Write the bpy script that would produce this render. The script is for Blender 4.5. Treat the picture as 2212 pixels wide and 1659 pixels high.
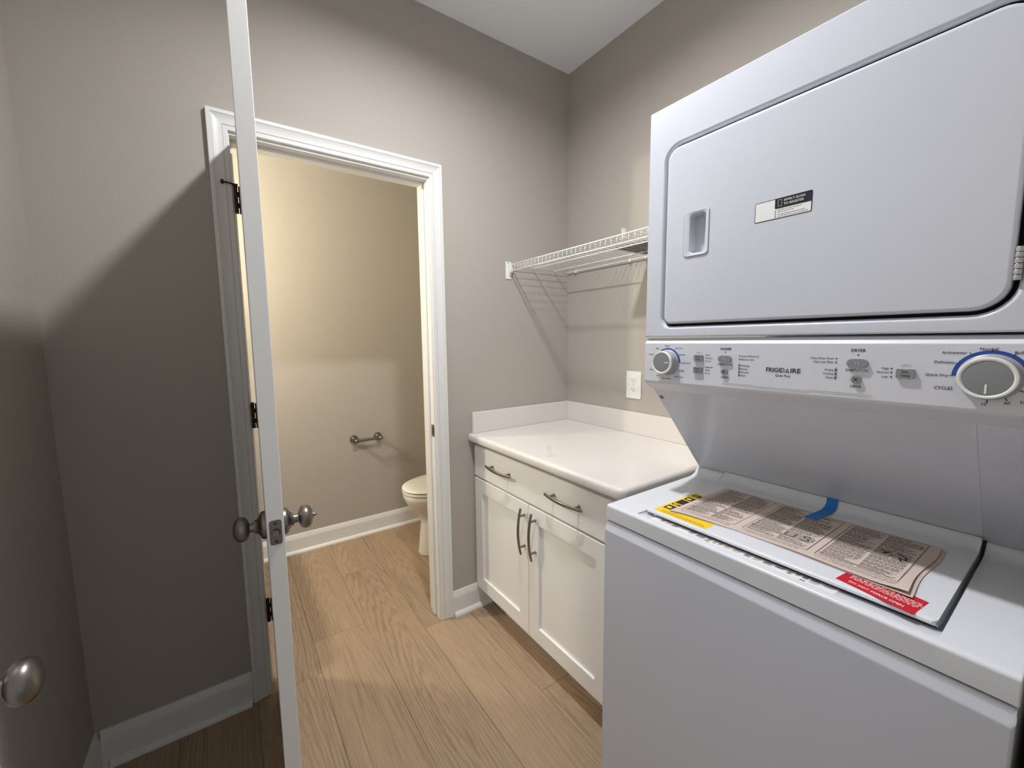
import bpy, bmesh, math, random
from mathutils import Vector, Matrix

random.seed(7)
scene = bpy.context.scene
for o in list(bpy.data.objects):
    bpy.data.objects.remove(o, do_unlink=True)
COL = scene.collection

# ------------------------------------------------------------------ camera
cam_data = bpy.data.cameras.new('camera')
cam_data.sensor_fit = 'HORIZONTAL'
cam_data.sensor_width = 36.0
cam_data.lens = 887.886 * 36.0 / 2212.0
cam_data.clip_start = 0.02
cam = bpy.data.objects.new('camera', cam_data)
COL.objects.link(cam)
RT = Vector((0.82056155, -0.57146842, -0.01012835))
UP = Vector((0.06918004, 0.08171292, 0.99425204))
FW = Vector((0.56735603, 0.81654567, -0.10658469))
m3 = Matrix((RT, UP, -FW)).transposed()
cam.matrix_world = Matrix.Translation((-1.61003, -1.75621, 1.36494)) @ m3.to_4x4()
scene.camera = cam

# ------------------------------------------------------------------ world, exposure
world = bpy.data.worlds.new('world')
scene.world = world
world.use_nodes = True
bgn = world.node_tree.nodes['Background']
bgn.inputs['Color'].default_value = (0.86, 0.92, 1.0, 1)
bgn.inputs['Strength'].default_value = 0.45
LAMP = 960.0          # ceiling lamp dome, emission strength
SCONCE = 900.0        # powder room globe, emission strength
scene.view_settings.view_transform = 'Standard'
scene.view_settings.look = 'None'
scene.view_settings.gamma = 1.0
scene.view_settings.use_curve_mapping = False
scene.view_settings.exposure = 0.08

# ------------------------------------------------------------------ materials
def srgb(r, g, b):
    f = lambda c: (c / 255 / 12.92) if c / 255 <= 0.04045 else ((c / 255 + 0.055) / 1.055) ** 2.4
    return (f(r), f(g), f(b), 1)

def mat(name, col, rough=0.5, metal=0.0, bump=None, spec=0.5, coat=0.0):
    m = bpy.data.materials.new(name)
    m.use_nodes = True
    nt = m.node_tree
    b = nt.nodes['Principled BSDF']
    b.inputs['Base Color'].default_value = col
    b.inputs['Roughness'].default_value = rough
    b.inputs['Metallic'].default_value = metal
    b.inputs['Specular IOR Level'].default_value = spec
    b.inputs['Coat Weight'].default_value = coat
    b.inputs['Coat Roughness'].default_value = 0.08
    if bump:
        scale, strength, dist = bump
        tc = nt.nodes.new('ShaderNodeTexCoord')
        n = nt.nodes.new('ShaderNodeTexNoise')
        n.inputs['Scale'].default_value = scale
        n.inputs['Detail'].default_value = 3
        nt.links.new(tc.outputs['Object'], n.inputs['Vector'])
        bp = nt.nodes.new('ShaderNodeBump')
        bp.inputs['Strength'].default_value = strength
        bp.inputs['Distance'].default_value = dist
        nt.links.new(n.outputs['Fac'], bp.inputs['Height'])
        nt.links.new(bp.outputs['Normal'], b.inputs['Normal'])
    return m

M = {}
M['wall'] = mat('taupe_paint', srgb(181, 174, 165), 0.75, bump=(170, 0.22, 0.002), spec=0.3)
M['ceiling'] = mat('ceiling_paint', srgb(243, 247, 250), 0.85, bump=(120, 0.2, 0.002), spec=0.2)
M['trim'] = mat('white_trim_paint', srgb(232, 231, 228), 0.33, bump=(60, 0.03, 0.001))
M['cabinet'] = mat('cabinet_paint', srgb(244, 243, 241), 0.36, bump=(90, 0.03, 0.001))
M['enamel'] = mat('appliance_enamel', srgb(206, 210, 220), 0.22, bump=(420, 0.06, 0.0006))
M['console'] = mat('console_plastic', srgb(216, 218, 226), 0.34)
M['lid'] = mat('lid_enamel', srgb(222, 225, 231), 0.2, bump=(420, 0.05, 0.0006))
M['gap'] = mat('dark_gap', srgb(40, 41, 46), 0.8)
M['gray'] = mat('gray_plastic', srgb(136, 140, 144), 0.42)
M['lightgray'] = mat('skirt_plastic', srgb(160, 163, 168), 0.4)
M['whiteplastic'] = mat('white_plastic', srgb(238, 238, 236), 0.3)
M['ink'] = mat('dark_ink', srgb(48, 50, 58), 0.6)
M['inkgray'] = mat('gray_ink', srgb(120, 122, 128), 0.6)
M['navy'] = mat('navy_ink', srgb(16, 18, 36), 0.4)
M['blue'] = mat('blue_print', srgb(28, 76, 160), 0.45)
M['quartz'] = mat('counter_quartz', srgb(229, 223, 218), 0.2, spec=0.5)
M['nickel'] = mat('brushed_nickel', srgb(140, 133, 126), 0.3, 1.0)
M['darknickel'] = mat('aged_nickel', srgb(134, 128, 121), 0.36, 1.0)
M['bronze'] = mat('hinge_bronze', srgb(66, 54, 46), 0.42, 0.8)
M['porcelain'] = mat('porcelain', srgb(236, 232, 222), 0.1)
M['seat'] = mat('seat_plastic', srgb(236, 231, 220), 0.25)
M['wire'] = mat('coated_wire', srgb(240, 240, 238), 0.35)
M['paper'] = mat('newsprint', srgb(206, 190, 180), 0.85, bump=(300, 0.1, 0.0005))
M['printink'] = mat('newsprint_ink', srgb(116, 110, 104), 0.8)
M['printbold'] = mat('newsprint_bold_ink', srgb(48, 46, 44), 0.8)
M['red'] = mat('red_label', srgb(200, 26, 40), 0.4)
M['yellow'] = mat('yellow_label', srgb(246, 208, 38), 0.45)
M['black'] = mat('black_print', srgb(28, 26, 24), 0.5)
M['tape'] = mat('blue_tape', srgb(34, 122, 204), 0.55)
M['darkbook'] = mat('dark_booklet', srgb(112, 110, 107), 0.7, bump=(40, 0.3, 0.004))
M['slot'] = mat('slot_dark', srgb(60, 58, 56), 0.6)
M['metal'] = mat('plain_steel', srgb(190, 190, 192), 0.3, 1.0)
M['grime'] = mat('faded_print', srgb(176, 156, 152), 0.6)
M['handlecup'] = mat('handle_cup_plastic', srgb(206, 210, 218), 0.3)

def emission(name, col, strength):
    m = bpy.data.materials.new(name); m.use_nodes = True
    nt = m.node_tree
    b = nt.nodes['Principled BSDF']
    b.inputs['Base Color'].default_value = (0.8, 0.8, 0.8, 1)
    b.inputs['Emission Color'].default_value = col
    b.inputs['Emission Strength'].default_value = strength
    return m
M['lamp'] = emission('lamp_diffuser', (0.98, 0.99, 1.02, 1), LAMP)
M['sconce'] = emission('sconce_globe', (1.0, 0.93, 0.74, 1), SCONCE)

def clear_plastic():
    m = bpy.data.materials.new('clear_plastic'); m.use_nodes = True
    b = m.node_tree.nodes['Principled BSDF']
    b.inputs['Base Color'].default_value = (0.85, 0.85, 0.84, 1)
    b.inputs['Roughness'].default_value = 0.08
    b.inputs['Alpha'].default_value = 0.17
    return m
M['clear'] = clear_plastic()

def wood():
    m = bpy.data.materials.new('oak_plank'); m.use_nodes = True
    nt = m.node_tree; L = nt.links; N = nt.nodes
    b = N['Principled BSDF']
    tc = N.new('ShaderNodeTexCoord'); oi = N.new('ShaderNodeObjectInfo')
    mul = N.new('ShaderNodeVectorMath'); mul.operation = 'MULTIPLY'
    L.new(tc.outputs['Object'], mul.inputs[0])
    mul.inputs[1].default_value = (1.0, 0.10, 1.0)
    wn = N.new('ShaderNodeTexWhiteNoise'); wn.noise_dimensions = '1D'
    L.new(oi.outputs['Random'], wn.inputs['W'])
    sub = N.new('ShaderNodeVectorMath'); sub.operation = 'SUBTRACT'
    L.new(wn.outputs['Color'], sub.inputs[0]); sub.inputs[1].default_value = (0.5, 0.5, 0.5)
    sc = N.new('ShaderNodeVectorMath'); sc.operation = 'MULTIPLY'
    L.new(sub.outputs[0], sc.inputs[0]); sc.inputs[1].default_value = (0.12, 0.12, 0.0)
    add = N.new('ShaderNodeVectorMath'); add.operation = 'ADD'
    L.new(mul.outputs[0], add.inputs[0]); L.new(sc.outputs[0], add.inputs[1])
    # large soft warp so the grain wanders
    off = N.new('ShaderNodeVectorMath'); off.operation = 'MULTIPLY_ADD'
    L.new(wn.outputs['Color'], off.inputs[0]); off.inputs[1].default_value = (9, 7, 5)
    L.new(mul.outputs[0], off.inputs[2])
    warp = N.new('ShaderNodeTexNoise'); warp.inputs['Scale'].default_value = 9.0; warp.inputs['Detail'].default_value = 2
    L.new(off.outputs[0], warp.inputs['Vector'])
    wsub = N.new('ShaderNodeVectorMath'); wsub.operation = 'MULTIPLY_ADD'
    L.new(warp.outputs['Color'], wsub.inputs[0]); wsub.inputs[1].default_value = (0.075, 0.06, 0); L.new(add.outputs[0], wsub.inputs[2])
    wave = N.new('ShaderNodeTexWave'); wave.wave_type = 'RINGS'; wave.rings_direction = 'Z'
    wave.inputs['Scale'].default_value = 24.0; wave.inputs['Distortion'].default_value = 5.0
    wave.inputs['Detail'].default_value = 4; wave.inputs['Detail Scale'].default_value = 3.0
    L.new(wsub.outputs[0], wave.inputs['Vector'])
    # fine fibres
    fm = N.new('ShaderNodeVectorMath'); fm.operation = 'MULTIPLY_ADD'
    L.new(wn.outputs['Color'], fm.inputs[0]); fm.inputs[1].default_value = (30, 30, 30)
    fs = N.new('ShaderNodeVectorMath'); fs.operation = 'MULTIPLY'
    L.new(tc.outputs['Object'], fs.inputs[0]); fs.inputs[1].default_value = (330, 7, 40)
    L.new(fs.outputs[0], fm.inputs[2])
    fib = N.new('ShaderNodeTexNoise'); fib.inputs['Scale'].default_value = 1.0; fib.inputs['Detail'].default_value = 3
    L.new(fm.outputs[0], fib.inputs['Vector'])
    blot = N.new('ShaderNodeTexNoise'); blot.inputs['Scale'].default_value = 7.0; blot.inputs['Detail'].default_value = 2
    L.new(off.outputs[0], blot.inputs['Vector'])
    rampw = N.new('ShaderNodeValToRGB')
    rampw.color_ramp.elements[0].position = 0.02; rampw.color_ramp.elements[0].color = (0.5, 0.5, 0.5, 1)
    rampw.color_ramp.elements[1].position = 0.62; rampw.color_ramp.elements[1].color = (1, 1, 1, 1)
    L.new(wave.outputs['Fac'], rampw.inputs['Fac'])
    rampf = N.new('ShaderNodeValToRGB')
    rampf.color_ramp.elements[0].position = 0.33; rampf.color_ramp.elements[0].color = (0.62, 0.62, 0.62, 1)
    rampf.color_ramp.elements[1].position = 0.55; rampf.color_ramp.elements[1].color = (1, 1, 1, 1)
    L.new(fib.outputs['Fac'], rampf.inputs['Fac'])
    base = N.new('ShaderNodeMix'); base.data_type = 'RGBA'
    base.inputs['A'].default_value = srgb(156, 132, 108); base.inputs['B'].default_value = srgb(186, 160, 132)
    br = N.new('ShaderNodeMath'); br.operation = 'MULTIPLY_ADD'
    L.new(blot.outputs['Fac'], br.inputs[0]); br.inputs[1].default_value = 0.8
    rr = N.new('ShaderNodeMath'); rr.operation = 'MULTIPLY_ADD'
    L.new(oi.outputs['Random'], rr.inputs[0]); rr.inputs[1].default_value = 0.3; rr.inputs[2].default_value = -0.03
    L.new(rr.outputs[0], br.inputs[2]); L.new(br.outputs[0], base.inputs['Factor'])
    m1 = N.new('ShaderNodeMix'); m1.data_type = 'RGBA'; m1.blend_type = 'MULTIPLY'; m1.inputs['Factor'].default_value = 0.26
    L.new(base.outputs['Result'], m1.inputs['A']); L.new(rampw.outputs['Color'], m1.inputs['B'])
    patch = N.new('ShaderNodeMapRange'); patch.inputs['From Min'].default_value = 0.40; patch.inputs['From Max'].default_value = 0.62
    patch.inputs["To Min"].default_value = 0.13; patch.inputs['To Max'].default_value = 0.46
    pn = N.new('ShaderNodeTexNoise'); pn.inputs['Scale'].default_value = 5.5; pn.inputs['Detail'].default_value = 1
    L.new(off.outputs[0], pn.inputs['Vector']); L.new(pn.outputs['Fac'], patch.inputs['Value']); L.new(patch.outputs['Result'], m1.inputs['Factor'])
    # long thin dark pores
    ss = N.new('ShaderNodeVectorMath'); ss.operation = 'MULTIPLY'
    L.new(tc.outputs['Object'], ss.inputs[0]); ss.inputs[1].default_value = (75, 1.8, 20)
    sm = N.new('ShaderNodeVectorMath'); sm.operation = 'MULTIPLY_ADD'
    L.new(wn.outputs['Color'], sm.inputs[0]); sm.inputs[1].default_value = (17, 23, 11); L.new(ss.outputs[0], sm.inputs[2])
    stn = N.new('ShaderNodeTexNoise'); stn.inputs['Scale'].default_value = 1.0; stn.inputs['Detail'].default_value = 2; stn.inputs['Distortion'].default_value = 0.6
    L.new(sm.outputs[0], stn.inputs['Vector'])
    rs = N.new('ShaderNodeValToRGB')
    rs.color_ramp.elements[0].position = 0.30; rs.color_ramp.elements[0].color = (0.60, 0.58, 0.56, 1)
    rs.color_ramp.elements[1].position = 0.44; rs.color_ramp.elements[1].color = (1, 1, 1, 1)
    L.new(stn.outputs['Fac'], rs.inputs['Fac'])
    m3 = N.new('ShaderNodeMix'); m3.data_type = 'RGBA'; m3.blend_type = 'MULTIPLY'; m3.inputs['Factor'].default_value = 0.55
    L.new(m1.outputs['Result'], m3.inputs['A']); L.new(rs.outputs['Color'], m3.inputs['B'])
    m2 = N.new('ShaderNodeMix'); m2.data_type = 'RGBA'; m2.blend_type = 'MULTIPLY'; m2.inputs['Factor'].default_value = 0.42
    L.new(m3.outputs['Result'], m2.inputs['A']); L.new(rampf.outputs['Color'], m2.inputs['B'])
    L.new(m2.outputs['Result'], b.inputs['Base Color'])
    b.inputs['Roughness'].default_value = 0.5
    b.inputs['Specular IOR Level'].default_value = 0.35
    bp = N.new('ShaderNodeBump'); bp.inputs['Strength'].default_value = 0.15; bp.inputs['Distance'].default_value = 0.001
    L.new(rampf.outputs['Color'], bp.inputs['Height']); L.new(bp.outputs['Normal'], b.inputs['Normal'])
    return m
M['wood'] = wood()

# ------------------------------------------------------------------ helpers
WM = {}
def root(name, loc, label=None, cat=None, group=None, kind=None, rz=0.0):
    o = bpy.data.objects.new(name, None)
    o.empty_display_size = 0.05
    COL.objects.link(o)
    o.location = loc; o.rotation_euler = (0, 0, rz)
    WM[o.name] = Matrix.Translation(loc) @ Matrix.Rotation(rz, 4, 'Z')
    tag(o, label, cat, group, kind)
    return o

def tag(o, label=None, cat=None, group=None, kind=None):
    if label: o['label'] = label
    if cat: o['category'] = cat
    if group: o['group'] = group
    if kind: o['kind'] = kind
    return o

def obj(name, bm, m, parent=None, world=True, smooth=None, label=None):
    """link a bmesh as one mesh object; vertices given in world space unless world=False (parent space)"""
    bmesh.ops.recalc_face_normals(bm, faces=bm.faces)
    if parent is None:
        xs = [v.co for v in bm.verts]
        c = Vector(((min(v.x for v in xs) + max(v.x for v in xs)) / 2, (min(v.y for v in xs) + max(v.y for v in xs)) / 2, min(v.z for v in xs)))
        W = Matrix.Translation(c)
        bmesh.ops.transform(bm, matrix=W.inverted(), verts=bm.verts)
    else:
        P = WM[parent.name]
        W = P
        if world:
            bmesh.ops.transform(bm, matrix=P.inverted(), verts=bm.verts)
    me = bpy.data.meshes.new(name)
    bm.to_mesh(me); bm.free()
    if smooth is not None:
        me.polygons.foreach_set('use_smooth', [True] * len(me.polygons))
        me.set_sharp_from_angle(angle=math.radians(smooth))
    mats = m if isinstance(m, (list, tuple)) else [m]
    for x in mats: me.materials.append(x)
    o = bpy.data.objects.new(name, me)
    COL.objects.link(o)
    if parent is None:
        o.location = W.translation
    else:
        o.parent = parent
    WM[o.name] = W
    if smooth is not None:
        wn = o.modifiers.new('weighted_normals', 'WEIGHTED_NORMAL'); wn.keep_sharp = True; wn.weight = 80
    if label: o['label'] = label
    return o

def struct(name, bm, m, label=None, smooth=None):
    o = obj(name, bm, m, None, smooth=smooth)
    o['kind'] = 'structure'
    if label: o['label'] = label
    return o

def NB(): return bmesh.new()

def box(bm, x0, x1, y0, y1, z0, z1, bev=0.0, seg=2):
    t = bmesh.new()
    vs = [t.verts.new(p) for p in ((x0,y0,z0),(x1,y0,z0),(x1,y1,z0),(x0,y1,z0),(x0,y0,z1),(x1,y0,z1),(x1,y1,z1),(x0,y1,z1))]
    for f in ((0,3,2,1),(4,5,6,7),(0,1,5,4),(1,2,6,5),(2,3,7,6),(3,0,4,7)): t.faces.new([vs[i] for i in f])
    if bev > 0:
        bmesh.ops.bevel(t, geom=list(t.edges), offset=bev, segments=seg, profile=0.5, affect='EDGES', clamp_overlap=True)
    merge(bm, t)
    return bm

def merge(bm, t, mtx=None, mi=None):
    me = bpy.data.meshes.new('tmp'); 
    if mtx is not None: bmesh.ops.transform(t, matrix=mtx, verts=t.verts)
    if mi is not None:
        for f in t.faces: f.material_index = mi
    t.to_mesh(me); t.free(); bm.from_mesh(me); bpy.data.meshes.remove(me)

def P3(axis, a, p, q):
    return {'x': (a, p, q), 'y': (p, a, q), 'z': (p, q, a)}[axis]

def prism(bm, pts, axis, a, b, bev=0.0, seg=2):
    """extrude a 2D outline along an axis; pts are the two other coordinates in x,y,z order"""
    t = bmesh.new()
    A = [t.verts.new(P3(axis, a, *p)) for p in pts]
    B = [t.verts.new(P3(axis, b, *p)) for p in pts]
    n = len(pts)
    for i in range(n): t.faces.new((A[i], A[(i+1) % n], B[(i+1) % n], B[i]))
    fa = t.faces.new(A[::-1]); fb = t.faces.new(B)
    if bev:
        es = list(set(list(fa.edges) + list(fb.edges)))
        bmesh.ops.bevel(t, geom=es, offset=bev, segments=seg, profile=0.5, affect='EDGES', clamp_overlap=True)
    merge(bm, t)
    return bm

def rrect(a0, a1, b0, b1, r, n=6):
    """rounded rectangle outline, counter-clockwise; r = one radius or (a0b0, a1b0, a1b1, a0b1)"""
    if not isinstance(r, (tuple, list)): r = (r,)*4
    out = []
    for (ca, cb, sa, sb, rr, st) in ((a0, b0, 1, 1, r[0], 180), (a1, b0, -1, 1, r[1], 270), (a1, b1, -1, -1, r[2], 0), (a0, b1, 1, -1, r[3], 90)):
        for k in range(n+1):
            an = math.radians(st + 90*k/n)
            out.append((ca + sa*rr + rr*math.cos(an), cb + sb*rr + rr*math.sin(an)))
    return out

def loops(bm, rings, close_first=False, close_last=False, mi=None):
    """skin a list of equally long closed loops of 3D points"""
    R = [[bm.verts.new(p) for p in r] for r in rings]
    fs = []
    for A, B in zip(R, R[1:]):
        n = len(A)
        for i in range(n): fs.append(bm.faces.new((A[i], A[(i+1) % n], B[(i+1) % n], B[i])))
    if close_first: fs.append(bm.faces.new(R[0][::-1]))
    if close_last: fs.append(bm.faces.new(R[-1]))
    if mi is not None:
        for f in fs: f.material_index = mi
    return bm

def lathe(bm, prof, origin, axis, seg=32, sx=1.0, mi=None):
    """prof: list of (radius, height along axis)"""
    ax = Vector(axis).normalized()
    ref = Vector((0, 0, 1)) if abs(ax.z) < 0.9 else Vector((1, 0, 0))
    u = ax.cross(ref).normalized(); w = ax.cross(u).normalized()
    o = Vector(origin); rings = []
    for r, h in prof:
        rr = max(r, 1e-5)
        rings.append([o + ax*h + u*(rr*math.cos(2*math.pi*k/seg))*sx + w*(rr*math.sin(2*math.pi*k/seg)) for k in range(seg)])
    loops(bm, rings, True, True, mi)
    return bm

def tube(bm, pts, r, seg=8):
    pts = [Vector(p) for p in pts]; rings = []
    prev = None
    for i, p in enumerate(pts):
        if i == 0: d = pts[1]-p
        elif i == len(pts)-1: d = p-pts[i-1]
        else: d = (pts[i+1]-p).normalized() + (p-pts[i-1]).normalized()
        d.normalize()
        if prev is None:
            ref = Vector((0, 0, 1)) if abs(d.z) < 0.9 else Vector((1, 0, 0))
            u = d.cross(ref).normalized()
        else:
            u = (prev - d*prev.dot(d)).normalized()
        prev = u; w = d.cross(u)
        rr = r[i] if isinstance(r, (list, tuple)) else r
        rings.append([p + u*rr*math.cos(2*math.pi*k/seg) + w*rr*math.sin(2*math.pi*k/seg) for k in range(seg)])
    loops(bm, rings, True, True)
    return bm

def ring_plate(bm, outer, inner_rings, back=None):
    """flat plate (outer rectangle a0,a1,b0,b1 mapped by the function at ring 0) with a stepped hole"""
    loops(bm, inner_rings, False, back is not None)

def radial_rect(pts, a0, a1, b0, b1):
    """project outline points from their centre on a surrounding rectangle, corners included"""
    ca = (min(p[0] for p in pts)+max(p[0] for p in pts))/2; cb = (min(p[1] for p in pts)+max(p[1] for p in pts))/2
    out = []
    for p in pts:
        da, db = p[0]-ca, p[1]-cb
        t = 1e9
        if da > 1e-9: t = min(t, (a1-ca)/da)
        if da < -1e-9: t = min(t, (a0-ca)/da)
        if db > 1e-9: t = min(t, (b1-cb)/db)
        if db < -1e-9: t = min(t, (b0-cb)/db)
        out.append([ca+da*t, cb+db*t])
    for c in ((a0, b0), (a1, b0), (a1, b1), (a0, b1)):
        i = min(range(len(out)), key=lambda k: (out[k][0]-c[0])**2+(out[k][1]-c[1])**2)
        out[i] = list(c)
    return out

_fc = {}
def glyphs(text, bold=0.0):
    """a line of text as a flat bmesh in x,y with its lower left at 0,0"""
    cu = bpy.data.curves.new('t', 'FONT'); cu.body = text; cu.size = 1.0; cu.resolution_u = 2; cu.offset = bold
    ob = bpy.data.objects.new('t', cu); COL.objects.link(ob)
    dg = bpy.context.evaluated_depsgraph_get()
    me = bpy.data.meshes.new_from_object(ob.evaluated_get(dg))
    bm = bmesh.new(); bm.from_mesh(me)
    bpy.data.objects.remove(ob, do_unlink=True); bpy.data.curves.remove(cu); bpy.data.meshes.remove(me)
    return bm

def put_text(bm, text, o, ux, uy, h, align='c', width=None, bold=0.012, mi=None):
    """lettering with cap height h at point o; ux, uy are the reading and up directions; o is the vertical middle of the capitals"""
    t = glyphs(text, bold)
    if not t.verts: t.free(); return
    x0 = min(v.co.x for v in t.verts); x1 = max(v.co.x for v in t.verts)
    if 'cap' not in _fc:
        g = glyphs('H'); _fc['cap'] = max(v.co.y for v in g.verts); g.free()
    cap = _fc['cap']
    sy = h / cap
    sx = width/(x1-x0) if width else sy
    ax = {'c': (x0+x1)/2, 'l': x0, 'r': x1}[align]
    o = Vector(o); ux = Vector(ux); uy = Vector(uy)
    for v in t.verts:
        v.co = o + ux*((v.co.x-ax)*sx) + uy*((v.co.y-cap/2)*sy)
    merge(bm, t, mi=mi)

def quad(bm, p, mi=0):
    f = bm.faces.new([bm.verts.new(q) for q in p]); f.material_index = mi; return f

# ------------------------------------------------------------------ dimensions
L = 2.041           # laundry width: left wall at x = -L, right wall at x = 0, back wall at y = 0
H = 2.773
T = 0.115           # partition thickness
DP = 1.154          # far wall of the powder room
YF = -1.775         # front wall of the laundry
PX0, PX1 = -2.25, 0.0

# ------------------------------------------------------------------ floor: every plank a piece
floor = struct('floor', box(NB(), -3.4, 0.12, -3.4, DP+0.12, -0.06, -0.009), M['gap'], 'wide oak look plank floor running toward the powder room')
PW, PL = 0.2287, 1.524
joints = {0: -0.012, 1: 0.195, 2: 0.692, 3: -0.010}
def plank(x0, x1, y0, y1):
    bm = NB(); g = 0.0005
    x0 += g; x1 -= g; y0 += g; y1 -= g; b = 0.0006
    cx, cy = (x0+x1)/2, (y0+y1)/2
    rings = []
    for ins, z in ((0, -0.009), (0, -b), (b, 0)):
        rings.append([(x0+ins-cx, y0+ins-cy, z), (x1-ins-cx, y0+ins-cy, z), (x1-ins-cx, y1-ins-cy, z), (x0+ins-cx, y1-ins-cy, z)])
    loops(bm, rings, False, True)
    me = bpy.data.meshes.new('plank'); bm.to_mesh(me); bm.free(); me.materials.append(M['wood'])
    o = bpy.data.objects.new('plank', me); COL.objects.link(o); o.parent = floor
    o.location = (cx - floor.location.x, cy - floor.location.y, 0 - floor.location.z)
ymin, ymax = -3.38, DP+0.1
for k in range(-8, 7):
    x0 = -1.6 + PW*k
    if x0 > 0.1 : continue
    x1 = min(x0+PW, 0.1)
    j = joints.get(k, (k*0.61) % PL)
    y = j
    while y > ymin: y -= PL
    ys = [ymin]
    while y < ymax:
        if y > ymin + 0.02 and y < ymax-0.02: ys.append(y)
        y += PL
    ys.append(ymax)
    for a, b in zip(ys, ys[1:]): plank(x0, x1, a, b)

# ------------------------------------------------------------------ walls and ceilings
OX0, OX1, OZ = -1.564, -0.815, 2.084       # rough opening to the powder room
bm = NB()
box(bm, PX0-0.12, OX0, 0, T, 0, H); box(bm, OX1, 0.12, 0, T, 0, H); box(bm, OX0, OX1, 0, T, OZ, H)
struct('wall_back', bm, M['wall'], 'taupe wall with the doorway to the powder room')
struct('wall_right', box(NB(), 0, 0.12, YF-T, 0, 0, H), M['wall'], 'taupe wall behind the counter, shelf and laundry machine')
struct('wall_left', box(NB(), -L-0.12, -L, YF-T, 0, 0, H), M['wall'], 'taupe wall at the left edge, half in shadow')
EX0, EX1 = -1.972, -1.10                    # entry doorway in the front wall
bm = NB()
box(bm, -L, EX0, YF-T, YF, 0, H); box(bm, EX1, 0, YF-T, YF, 0, H); box(bm, EX0, EX1, YF-T, YF, OZ, H)
struct('wall_front', bm, M['wall'], 'taupe wall with the entry doorway')
struct('ceiling', box(NB(), -L-0.12, 0.12, YF-T, T, H, H+0.1), M['ceiling'], 'white laundry ceiling')
struct('wall_powder_back', box(NB(), PX0-0.12, 0.12, DP, DP+0.1, 0, 2.55), M['wall'], 'taupe far wall of the powder room under warm light')
struct('wall_powder_left', box(NB(), PX0-0.12, PX0, T, DP, 0, 2.55), M['wall'], 'taupe left wall of the powder room')
struct('wall_powder_right', box(NB(), PX1, PX1+0.12, T, DP, 0, 2.55), M['wall'], 'taupe right wall of the powder room')
struct('ceiling_powder', box(NB(), PX0-0.12, 0.12, T, DP+0.1, 2.55, 2.65), M['ceiling'], 'white powder room ceiling')

# ------------------------------------------------------------------ baseboards with shoe moulding
BBP = [(0, 0), (0.0145, 0), (0.0145, 0.088), (0.0125, 0.094), (0.0125, 0.101), (0.009, 0.106), (0.0085, 0.114), (0.005, 0.121), (0, 0.122)]
def shoe_prof():
    r = 0.0175
    return [(0, 0), (r, 0)] + [(r*math.cos(math.radians(a)), 0.001+r*math.sin(math.radians(a))) for a in (15, 30, 45, 60, 75)] + [(0, r+0.001)]
def baseboard(name, axis, wallpos, sgn, a, b, label, sa=0.0, sb=0.0):
    bm = NB()
    prism(bm, [(wallpos + sgn*d, z) for d, z in BBP], axis, a, b)
    o = struct(name, bm, M['trim'], label, smooth=40)
    s = NB(); prism(s, [(wallpos + sgn*(0.0147+d), z) for d, z in shoe_prof()], axis, a+sa, b-sb)
    obj('shoe_molding', s, M['trim'], o, smooth=40)
baseboard('baseboard_back_left', 'x', -0.0005, -1, -L+0.015, -1.611, 'white baseboard left of the powder room doorway', 0.018, 0.006)
baseboard('baseboard_back_right', 'x', -0.0005, -1, -0.768, -0.53, 'short white baseboard between doorway and base cabinet', 0.006, 0.0)
baseboard('baseboard_left', 'y', -L+0.0005, 1, YF+0.02, -0.0005, 'white baseboard along the left wall')
baseboard('baseboard_powder', 'x', DP-0.0005, -1, PX0, PX1, 'white baseboard along the powder room far wall')
baseboard('baseboard_powder_left', 'y', PX0+0.0005, 1, T, 0.3, 'white baseboard on the powder room left wall')

# ------------------------------------------------------------------ door trims (casing, jamb, stop)
CP = [(0.0, 0.0), (0.0, 0.0085), (0.002, 0.010), (0.0145, 0.0105), (0.0152, 0.0085), (0.0165, 0.0085), (0.0172, 0.0115), (0.024, 0.0118),
      (0.033, 0.0130), (0.040, 0.0155), (0.0445, 0.0180), (0.0452, 0.0165), (0.0465, 0.0165), (0.0472, 0.0190), (0.057, 0.0190), (0.0588, 0.0175), (0.0588, 0.0)]
def casing(parent, xl, xr, zi, ywall, sgn, m):
    """three mitred pieces round an opening; inner edges at xl, xr, zi; the wall face at ywall, the room on side sgn"""
    Y = lambda d: ywall + sgn*(d + 0.0005)
    def piece(A, B):
        bm = NB(); loops(bm, [A, B], True, True); return bm
    obj('side_casing', piece([(xl-w, Y(d), 0.001) for w, d in CP], [(xl-w, Y(d), zi+w) for w, d in CP]), m, parent, smooth=25)
    obj('side_casing', piece([(xr+w, Y(d), 0.001) for w, d in CP], [(xr+w, Y(d), zi+w) for w, d in CP]), m, parent, smooth=25)
    obj('head_casing', piece([(xl-w, Y(d), zi+w) for w, d in CP], [(xr+w, Y(d), zi+w) for w, d in CP]), m, parent, smooth=25)
def frame(parent, xl, xr, zi, y0, y1, stop_y0, stop_y1, m):
    """side jambs and head with their stops; clear faces at xl, xr, zi"""
    obj('side_jamb', box(NB(), xl-0.017, xl, y0, y1, 0.001, zi+0.017), m, parent)
    obj('side_jamb', box(NB(), xr, xr+0.017, y0, y1, 0.001, zi+0.017), m, parent)
    obj('head_jamb', box(NB(), xl, xr, y0, y1, zi, zi+0.017), m, parent)
    if stop_y0 is not None:
        obj('door_stop', box(NB(), xl, xl+0.007, stop_y0, stop_y1, 0.006, zi-0.0005, 0.002), m, parent)
        obj('door_stop', box(NB(), xr-0.009, xr, stop_y0, stop_y1, 0.006, zi-0.0005, 0.002), m, parent)
        obj('head_stop', box(NB(), xl+0.007, xr-0.009, stop_y0, stop_y1, zi-0.011, zi, 0.002), m, parent)
XL, XR, ZI = -1.549, -0.833, 2.067
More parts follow.
